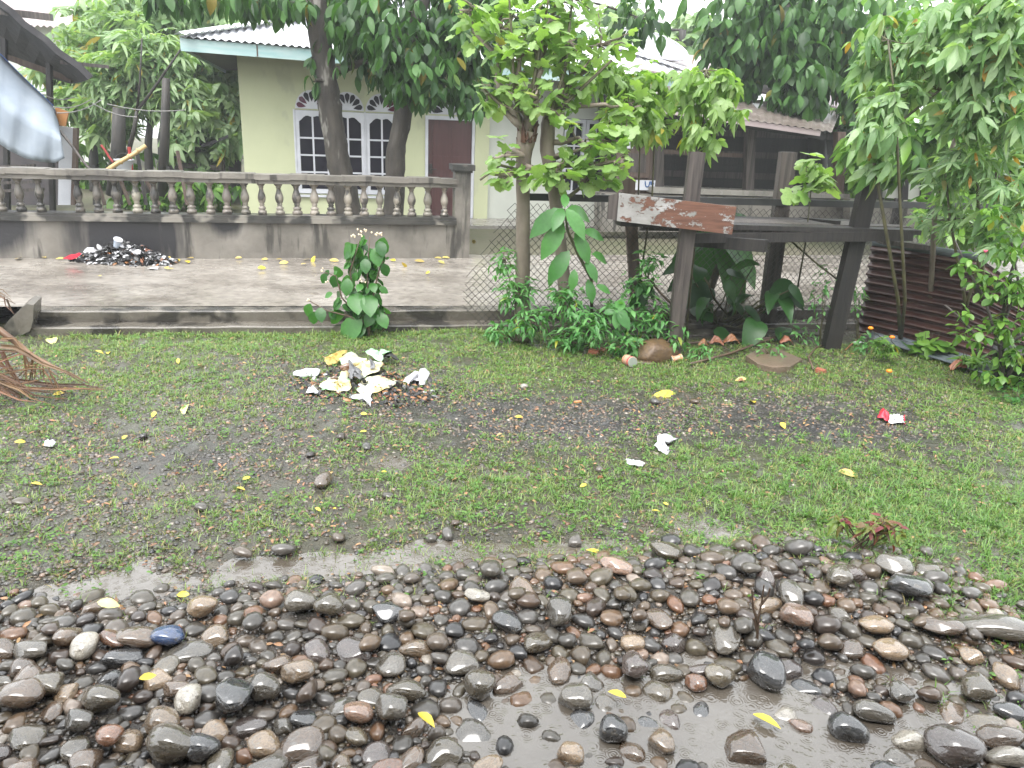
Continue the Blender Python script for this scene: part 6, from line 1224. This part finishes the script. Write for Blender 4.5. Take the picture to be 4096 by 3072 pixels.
PL = [(167, 641, 30, 20, 'blue'), (114, 645, 30, 18, 'rust'), (138, 643, 40, 20, 'brown'), (297, 677, 38, 26, 'tan'), (232, 703, 36, 38, 'dark'), (477, 599, 30, 15, 'pale'), (559, 615, 30, 30, 'grey'), (527, 605, 26, 16, 'dark'), (479, 692, 28, 26, 'olive'), (576, 703, 32, 26, 'grey'), (633, 676, 28, 26, 'purple'), (663, 747, 24, 26, 'tan'), (571, 757, 24, 22, 'tan'), (613, 737, 28, 26, 'dark'), (504, 749, 16, 22, 'olive'), (527, 729, 20, 16, 'brown'), (551, 744, 22, 15, 'grey'), (407, 696, 36, 20, 'olive'), (391, 713, 38, 30, 'grey'), (358, 718, 28, 20, 'pink'), (437, 647, 22, 18, 'tan'), (440, 664, 20, 13, 'rust'), (406, 624, 18, 14, 'rust'), (576, 582, 26, 16, 'rust'), (616, 571, 38, 16, 'pink'), (667, 556, 34, 18, 'olive'), (490, 574, 22, 18, 'grey'), (799, 553, 28, 17, 'tan'), (743, 567, 28, 18, 'olive'), (788, 571, 20, 14, 'rust'), (894, 570, 42, 24, 'grey'), (911, 591, 40, 24, 'dark'), (839, 582, 28, 24, 'grey'), (791, 598, 26, 22, 'grey'), (876, 630, 32, 18, 'tan'), (826, 631, 28, 18, 'grey'), (831, 648, 26, 16, 'olive'), (797, 621, 30, 24, 'pink'), (729, 611, 24, 16, 'brown'), (766, 685, 34, 36, 'dark'), (785, 725, 26, 18, 'pale'), (801, 738, 26, 18, 'pink'), (695, 690, 24, 20, 'rust'), (718, 688, 28, 20, 'olive'), (745, 753, 46, 34, 'brown'), (848, 738, 38, 28, 'dark'), (954, 753, 48, 36, 'purple'), (913, 745, 34, 22, 'pale'), (873, 722, 40, 20, 'grey'), (977, 694, 34, 26, 'olive'), (1003, 634, 70, 24, 'grey'), (943, 631, 46, 20, 'brown'), (890, 658, 34, 20, 'tan'), (863, 673, 28, 16, 'brown'), (857, 693, 16, 24, 'rust'), (766, 664, 30, 14, 'dark'), (170, 752, 46, 32, 'olive'), (264, 694, 30, 26, 'grey'), (187, 706, 26, 24, 'pale'), (176, 694, 34, 18, 'brown'), (161, 730, 30, 26, 'tan'), (178, 741, 26, 20, 'tan'), (83, 652, 26, 22, 'pale'), (66, 643, 24, 24, 'brown'), (128, 684, 20, 30, 'olive'), (200, 755, 30, 24, 'dark'), (79, 726, 34, 24, 'grey'), (306, 698, 20, 24, 'tan'), (233, 663, 24, 18, 'tan'), (329, 610, 28, 22, 'olive'), (300, 607, 32, 20, 'grey'), (271, 604, 26, 16, 'olive'), (253, 620, 20, 18, 'purple'), (201, 612, 28, 20, 'tan'), (65, 670, 20, 12, 'pink'), (322, 481, 18, 20, 'brown'), (201, 508, 14, 10, 'dark'), (341, 437, 9, 9, 'dark'), (366, 447, 10, 7, 'olive'), (388, 496, 12, 8, 'dark'), (21, 502, 20, 8, 'brown'), (447, 535, 12, 14, 'olive'), (455, 523, 12, 8, 'brown'), (431, 541, 12, 8, 'dark'), (338, 539, 14, 12, 'olive'), (243, 558, 22, 11, 'pink'), (283, 556, 24, 12, 'grey'), (575, 544, 18, 12, 'pink'), (655, 402, 10, 8, 'brown'), (695, 402, 10, 7, 'pink'), (143, 437, 9, 8, 'grey'), (600, 470, 9, 8, 'brown'), (310, 455, 10, 6, 'olive'), (925, 625, 24, 12, 'dark'), (20, 700, 40, 26, 'brown'), (45, 690, 40, 22, 'olive'), (100, 705, 36, 24, 'olive'), (30, 655, 40, 22, 'grey'), (1000, 745, 40, 24, 'brown'), (1010, 762, 40, 20, 'pale'), (930, 700, 26, 16, 'olive'), (900, 700, 26, 18, 'grey')]
ST = []   # x, y, z, sx, sy, sz, rot, shape, colour, label
def add_stone(x, y, sx, sy, sz, c, rz, shape=None, sink=.30, zadd=0, lb=None):
    ST.append((x, y, float(hz(x, y))+sz*(1-2*sink)+zadd, sx, sy, sz, (RN.uniform(-.22, .22), RN.uniform(-.22, .22), rz), RN.randrange(10) if shape is None else shape, c, lb))
cell = {}
def free(x, y, r, f=.76):
    i, j = int(x//.2), int(y//.2)
    for a in (-1, 0, 1):
        for b in (-1, 0, 1):
            for (X_, Y_, R_) in cell.get((i+a, j+b), ()):
                if (X_-x)**2+(Y_-y)**2 < (f*(r+R_))**2: return False
    return True
def mark(x, y, r): cell.setdefault((int(x//.2), int(y//.2)), []).append((x, y, r))
for x, y, w_, h_, c in PL:
    g = on(x, y+h_*.3); k = math.hypot(g.y, CAM_H)/CAM_F; sx = w_*k/2; dep = math.atan2(CAM_H, g.y); sz = min(sx*.8, h_*k/2*.85); sy = min(max(h_*k/2/max(.35, math.sin(dep))*.8, sx*.6), sx*1.5)
    sh_ = 8 if (x, y) in ((232, 703), (911, 591), (576, 703), (766, 685), (857, 693), (114, 645)) else None
    add_stone(g.x, g.y+sy*.3, sx, sy, sz, c, RN.uniform(-.3, .3), sh_, .16 if y > 545 else .12, .02 if y > 545 else 0, NAMED.get((x, y))); mark(g.x, g.y+sy*.3, (sx+sy)/2*.95)
sizes = [RN.uniform(.062, .076) for _ in range(34)]+[RN.uniform(.044, .06) for _ in range(400)]+[RN.uniform(.031, .043) for _ in range(1150)]+[RN.uniform(.016, .03) for _ in range(2800)]
COLS = ['grey']*5+['olive']*7+['dark']*4+['brown']*8+['purple']*4+['tan']*5+['rust']*2+['pale']*1+['pink']*1
for r in sizes:
    for _ in range(24):
        x, y = RN.uniform(-2.75, 3.3), RN.uniform(1.62, 4.05); q = proj(np.array([[x, y, 0.0]])); px, py = q[0][0], q[1][0]
        if py < np.interp(px, EDGE_X, EDGE_Y)+RN.choice((RN.uniform(-30, 16), RN.uniform(-8, 14))) or px < -70 or px > 1100: continue
        z_ = float(hz(x, y))
        if z_ < WATER-.016 and RN.random() < ((.35 if px < 640 else .12) if py > 615 else .5): continue
        if py < 650 and px < 330 and RN.random() < .45: continue
        if not free(x, y, r): continue
        e = RN.uniform(.8, 1.35); mark(x, y, r); add_stone(x, y, r*e, r/e**.5, r*RN.uniform(.42, .7), RN.choice(COLS[:-4] if r > .052 else COLS), RN.random()*3.14, None, RN.uniform(.2, .44)); break
for _ in range(50):                        # a second, loose layer on the crest
    x, y, r = RN.uniform(-2.4, 2.6), RN.uniform(1.9, 3.75), RN.uniform(.032, .055); q = proj(np.array([[x, y, .05]])); px, py = q[0][0], q[1][0]
    if py < np.interp(px, EDGE_X, EDGE_Y)+6 or float(hz(x, y)) < WATER-.004: continue
    e = RN.uniform(.8, 1.3); add_stone(x, y, r*e, r/e**.5, r*RN.uniform(.5, .7), RN.choice(COLS), RN.random()*3.14, None, .2, RN.uniform(.03, .06))
big = sorted(range(len(ST)), key=lambda i: (-(1e3 if ST[i][9] else 0), -ST[i][3]*ST[i][5]/max(1.0, ST[i][1])**2))
SG = 'wet river cobbles of the stone bed'
def zone(x, y):
    px, py = [float(q[0]) for q in proj(np.array([[x, y, 0.0]]))[:2]]
    side = ' on the far left' if px < 150 else ' left of centre' if px < 380 else ' at the centre' if px < 620 else ' right of centre' if px < 840 else ' on the far right'
    if py < np.interp(px, EDGE_X, EDGE_Y)-8: return 'lying loose on the lawn'+side
    if float(hz(x, y)) < WATER-.012: return 'standing in the shallow grey water'+side
    if py < np.interp(px, EDGE_X, EDGE_Y)+26: return 'along the far crest of the stones'+side
    return ('in the middle of the stones' if py < 680 else 'near the bottom edge')+side
rest = []
for n_, i in enumerate(big):
    x, y, z, sx, sy, sz, rot, sh_, c, lb = ST[i]
    if n_ < 300:
        o = stone((x, y, z), sx, sy, sz, rot, sh_, c); tag(o, lb or '%s %s %s cobble %s' % ('large' if sx > .066 else 'medium' if sx > .05 else 'small', 'angular' if sh_ > 6 else 'long' if sx > sy*1.45 else 'rounded' if sz > sx*.62 else 'flattish', WORD[c], zone(x, y)), 'cobble', SG)
    else: rest.append(ST[i])
LOW = [rock_mesh(100+i, .28 if i < 5 else .5+.1*(i-5), 2) for i in range(10)]
LV_ = [(np.array([v.co[:] for v in me.vertices]), np.array([p.vertices[:] for p in me.polygons])) for me in LOW]
V, T, b_ = [], [], 0
for x, y, z, sx, sy, sz, rot, sh_, c, lb in rest:
    v, f = LV_[sh_]; Mx = np.array(Euler(rot).to_matrix() @ Matrix.Diagonal((sx, sy, sz))); V.append(v@Mx.T+np.array([x, y, z])); T.append(f+b_); b_ += len(v)
def pebble_mat():
    m_, t, b = nodes('mixed_wet_pebbles'); r = rnd(t); c = ramp(t, [(0, (.042, .038, .033)), (.2, (.075, .066, .053)), (.35, (.08, .066, .043)), (.5, (.08, .053, .036)), (.62, (.02, .02, .022)), (.75, (.085, .078, .07)), (.88, (.12, .08, .048)), (.95, (.15, .068, .036)), (1, (.28, .25, .21))], r)
    c = mixc(t, .5, c, ramp(t, [(.35, (.5, .5, .5)), (.65, (1.3, 1.3, 1.3))], noise(t, coords(t, 60), 1, 4)), 'MULTIPLY')
    t.links.new(c, b.inputs['Base Color']); b.inputs['Roughness'].default_value = .3; b.inputs['Coat Weight'].default_value = .7; b.inputs['Coat Roughness'].default_value = .1; b.inputs['Coat IOR'].default_value = 1.33; return m_
M['pebbles'] = pebble_mat()
o = np_mesh('small_cobbles', np.concatenate(V), tris=np.concatenate(T), mat=M['pebbles'], smooth=True); tag(o, 'smaller wet cobbles filling the stone bed', 'cobbles', kind='stuff')

# ------------------------------------------------------------------ gravel, grass, weeds and litter on the lawn
def scatter(n, table, jit=.7, x=(-5.2, 5.2), y=(2.3, 7.9), ns_=2.6, seed=4):
    P_ = np.stack([rng.uniform(*x, n), rng.uniform(*y, n), np.zeros(n)], -1); px, py, f = proj(P_)
    dens = cover(px, py, ROWS, XS, table)*np.clip(1-jit+2*jit*vnoise(P_[:, 0], P_[:, 1], ns_, seed), 0, 2)*np.where(vnoise(P_[:, 0], P_[:, 1], 6, 3)+.5*vnoise(P_[:, 0], P_[:, 1], 15, 6) > .55, 1.15, .28)
    kline = (P_[:, 0]-KA.x)*kn.x+(P_[:, 1]-KA.y)*kn.y
    ok = (rng.random(n) < dens) & (px > -60) & (px < 1090) & (kline < -.01); P_ = P_[ok]; P_[:, 2] = hz(P_[:, 0], P_[:, 1]); return P_
ico = rock_mesh(5, .4, 1); iv = np.array([v.co[:] for v in ico.vertices]); it = np.array([p.vertices[:] for p in ico.polygons])
P_ = np.concatenate([scatter(120000, GRAVEL, .5), scatter(36000, GRAVEL, .2, x=(-3, 3.6), y=(1.65, 3.9))]); n_ = len(P_); s_ = .004+.015*rng.random(n_)**1.6; a = rng.random(n_)*6.28
sc3 = np.stack([s_*rng.uniform(.8, 1.5, n_), s_, s_*rng.uniform(.4, .7, n_)], -1); W = iv[None]*sc3[:, None, :]; ca, sa = np.cos(a)[:, None], np.sin(a)[:, None]
W = np.stack([W[..., 0]*ca-W[..., 1]*sa, W[..., 0]*sa+W[..., 1]*ca, W[..., 2]], -1)+P_[:, None, :]
o = np_mesh('gravel', W, tris=(it[None]+(np.arange(n_)*len(iv))[:, None, None]).reshape(-1, 3), mat=M['pebbles'], smooth=True); tag(o, 'fine wet gravel strewn over the bare earth of the lawn', 'gravel', kind='stuff')
def grass(name, P_, k, L, w_, mt, label, splay=.9):
    n_ = len(P_); B = np.repeat(P_, k, 0)+np.stack([rng.normal(size=n_*k)*.012, rng.normal(size=n_*k)*.012, np.zeros(n_*k)], -1); m_ = len(B)
    az = rng.random(m_)*6.28; el = rng.uniform(.15, 1.15, m_); ln = np.repeat(L*rng.uniform(.6, 1.4, n_), k)*rng.uniform(.5, 1.2, m_)
    d = np.stack([np.cos(az)*np.cos(el)*splay, np.sin(az)*np.cos(el)*splay, np.sin(el)], -1); sd = np.stack([-np.sin(az), np.cos(az), np.zeros(m_)], -1)*(w_*rng.uniform(.6, 1.3, m_))[:, None]
    mid = B+d*(ln*.55)[:, None]; tip = B+d*(ln)[:, None]*np.array([1.15, 1.15, .8])
    W = np.stack([B-sd, B+sd, mid-sd*.8, mid+sd*.8, tip], 1); off = (np.arange(m_)*5)[:, None]
    o = np_mesh(name, W, quads=np.array([[0, 1, 3, 2]])+off, tris=np.array([[2, 3, 4]])+off, mat=mt); return tag(o, label, 'grass', kind='stuff')
grass('grass', scatter(62000, GRASS, .6), 7, .046, .0022, M['grass'], 'short sparse wet lawn grass growing through mud and gravel')
P_ = scatter(26000, [[0]*13]*4+[[0]*13, [0, 0, 0, 0, 0, 0, 0, .1, .25, .3, .2, .2, .2], [0, 0, 0, 0, 0, .1, .2, .2, .5, .6, .6, .5, .5], [0, 0, 0, 0, 0, .1, .1, .1, .1, .5, .7, .7, .6], [0, 0, 0, 0, 0, 0, 0, .1, .05, .1, .7, .9, .9], [0, 0, 0, 0, 0, 0, 0, 0, 0, 0, .3, .9, .9], [0]*11+[.6, .9], [0]*11+[.1, .9]], .4)
grass('tall_grass', P_, 8, .075, .0026, M['grass_fresh'], 'longer green grass on the right of the lawn')
P_ = scatter(18000, GRASS, .9, ns_=1.9, seed=9); n_ = len(P_)
wd = empty('ground_weeds', (0, 5, 0), 'tiny broad-leaved weeds scattered through the lawn', 'weeds'); tag(wd, kind='stuff')
P_ = np.repeat(P_, 4, 0)+np.concatenate([rng.normal(size=(n_*4, 2))*.012, rng.uniform(.008, .03, (n_*4, 1))], 1); a = rng.random(n_*4)*6.28
foliage(wd, 'oval2', P_, np.stack([np.cos(a), np.sin(a), rng.normal(size=n_*4)*.2], -1), np.array([[0, -.2, 1.0]])+rng.normal(size=(n_*4, 3))*.25, rng.uniform(.010, .026, n_*4), M['weed'], 0)
P_ = scatter(9000, GRAVEL, .6, seed=12); n_ = len(P_); P_[:, 2] += .012; a = rng.random(n_)*6.28
lt_ = empty('leaf_litter', (0, 5, 0), 'small tan and brown leaf scraps littering the gravel', 'litter'); tag(lt_, kind='stuff')
foliage(lt_, 'ellip', P_, np.stack([np.cos(a), np.sin(a), rng.normal(size=n_)*.25], -1), np.array([[0, -.2, 1.0]])+rng.normal(size=(n_, 3))*.3, rng.uniform(.012, .045, n_), mat('litter_tan_brown', (.30, .17, .07), (.17, .08, .04), 30, rough=.5, wet=.3, var=.5, world=True), 0)
# weeds along the foot of the lower step
P_ = np.array([K(s_, RN.uniform(-.12, -.02), 0) for s_ in rng.uniform(.3, 4.6, 260)]); P_[:, 2] = hz(P_[:, 0], P_[:, 1]); grass('step_grass', P_, 7, .075, .003, M['grass'], 'taller tufts along the foot of the lower step')

# ------------------------------------------------------------------ rain-laden air
hb = MB().box((0, 25, 4.4), (122, 92, 11.0)).build('haze', [])
mh = bpy.data.materials.new('rain_haze'); mh.use_nodes = True; t = mh.node_tree; t.nodes.clear(); out = t.nodes.new('ShaderNodeOutputMaterial'); pv = t.nodes.new('ShaderNodeVolumePrincipled')
pv.inputs['Color'].default_value = (.93, .96, 1, 1); pv.inputs['Density'].default_value = .002; pv.inputs['Anisotropy'].default_value = .2
t.links.new(pv.outputs[0], out.inputs['Volume']); hb.data.materials.clear(); hb.data.materials.append(mh); tag(hb, 'pale rain haze filling the air between the houses', 'haze', kind='stuff')
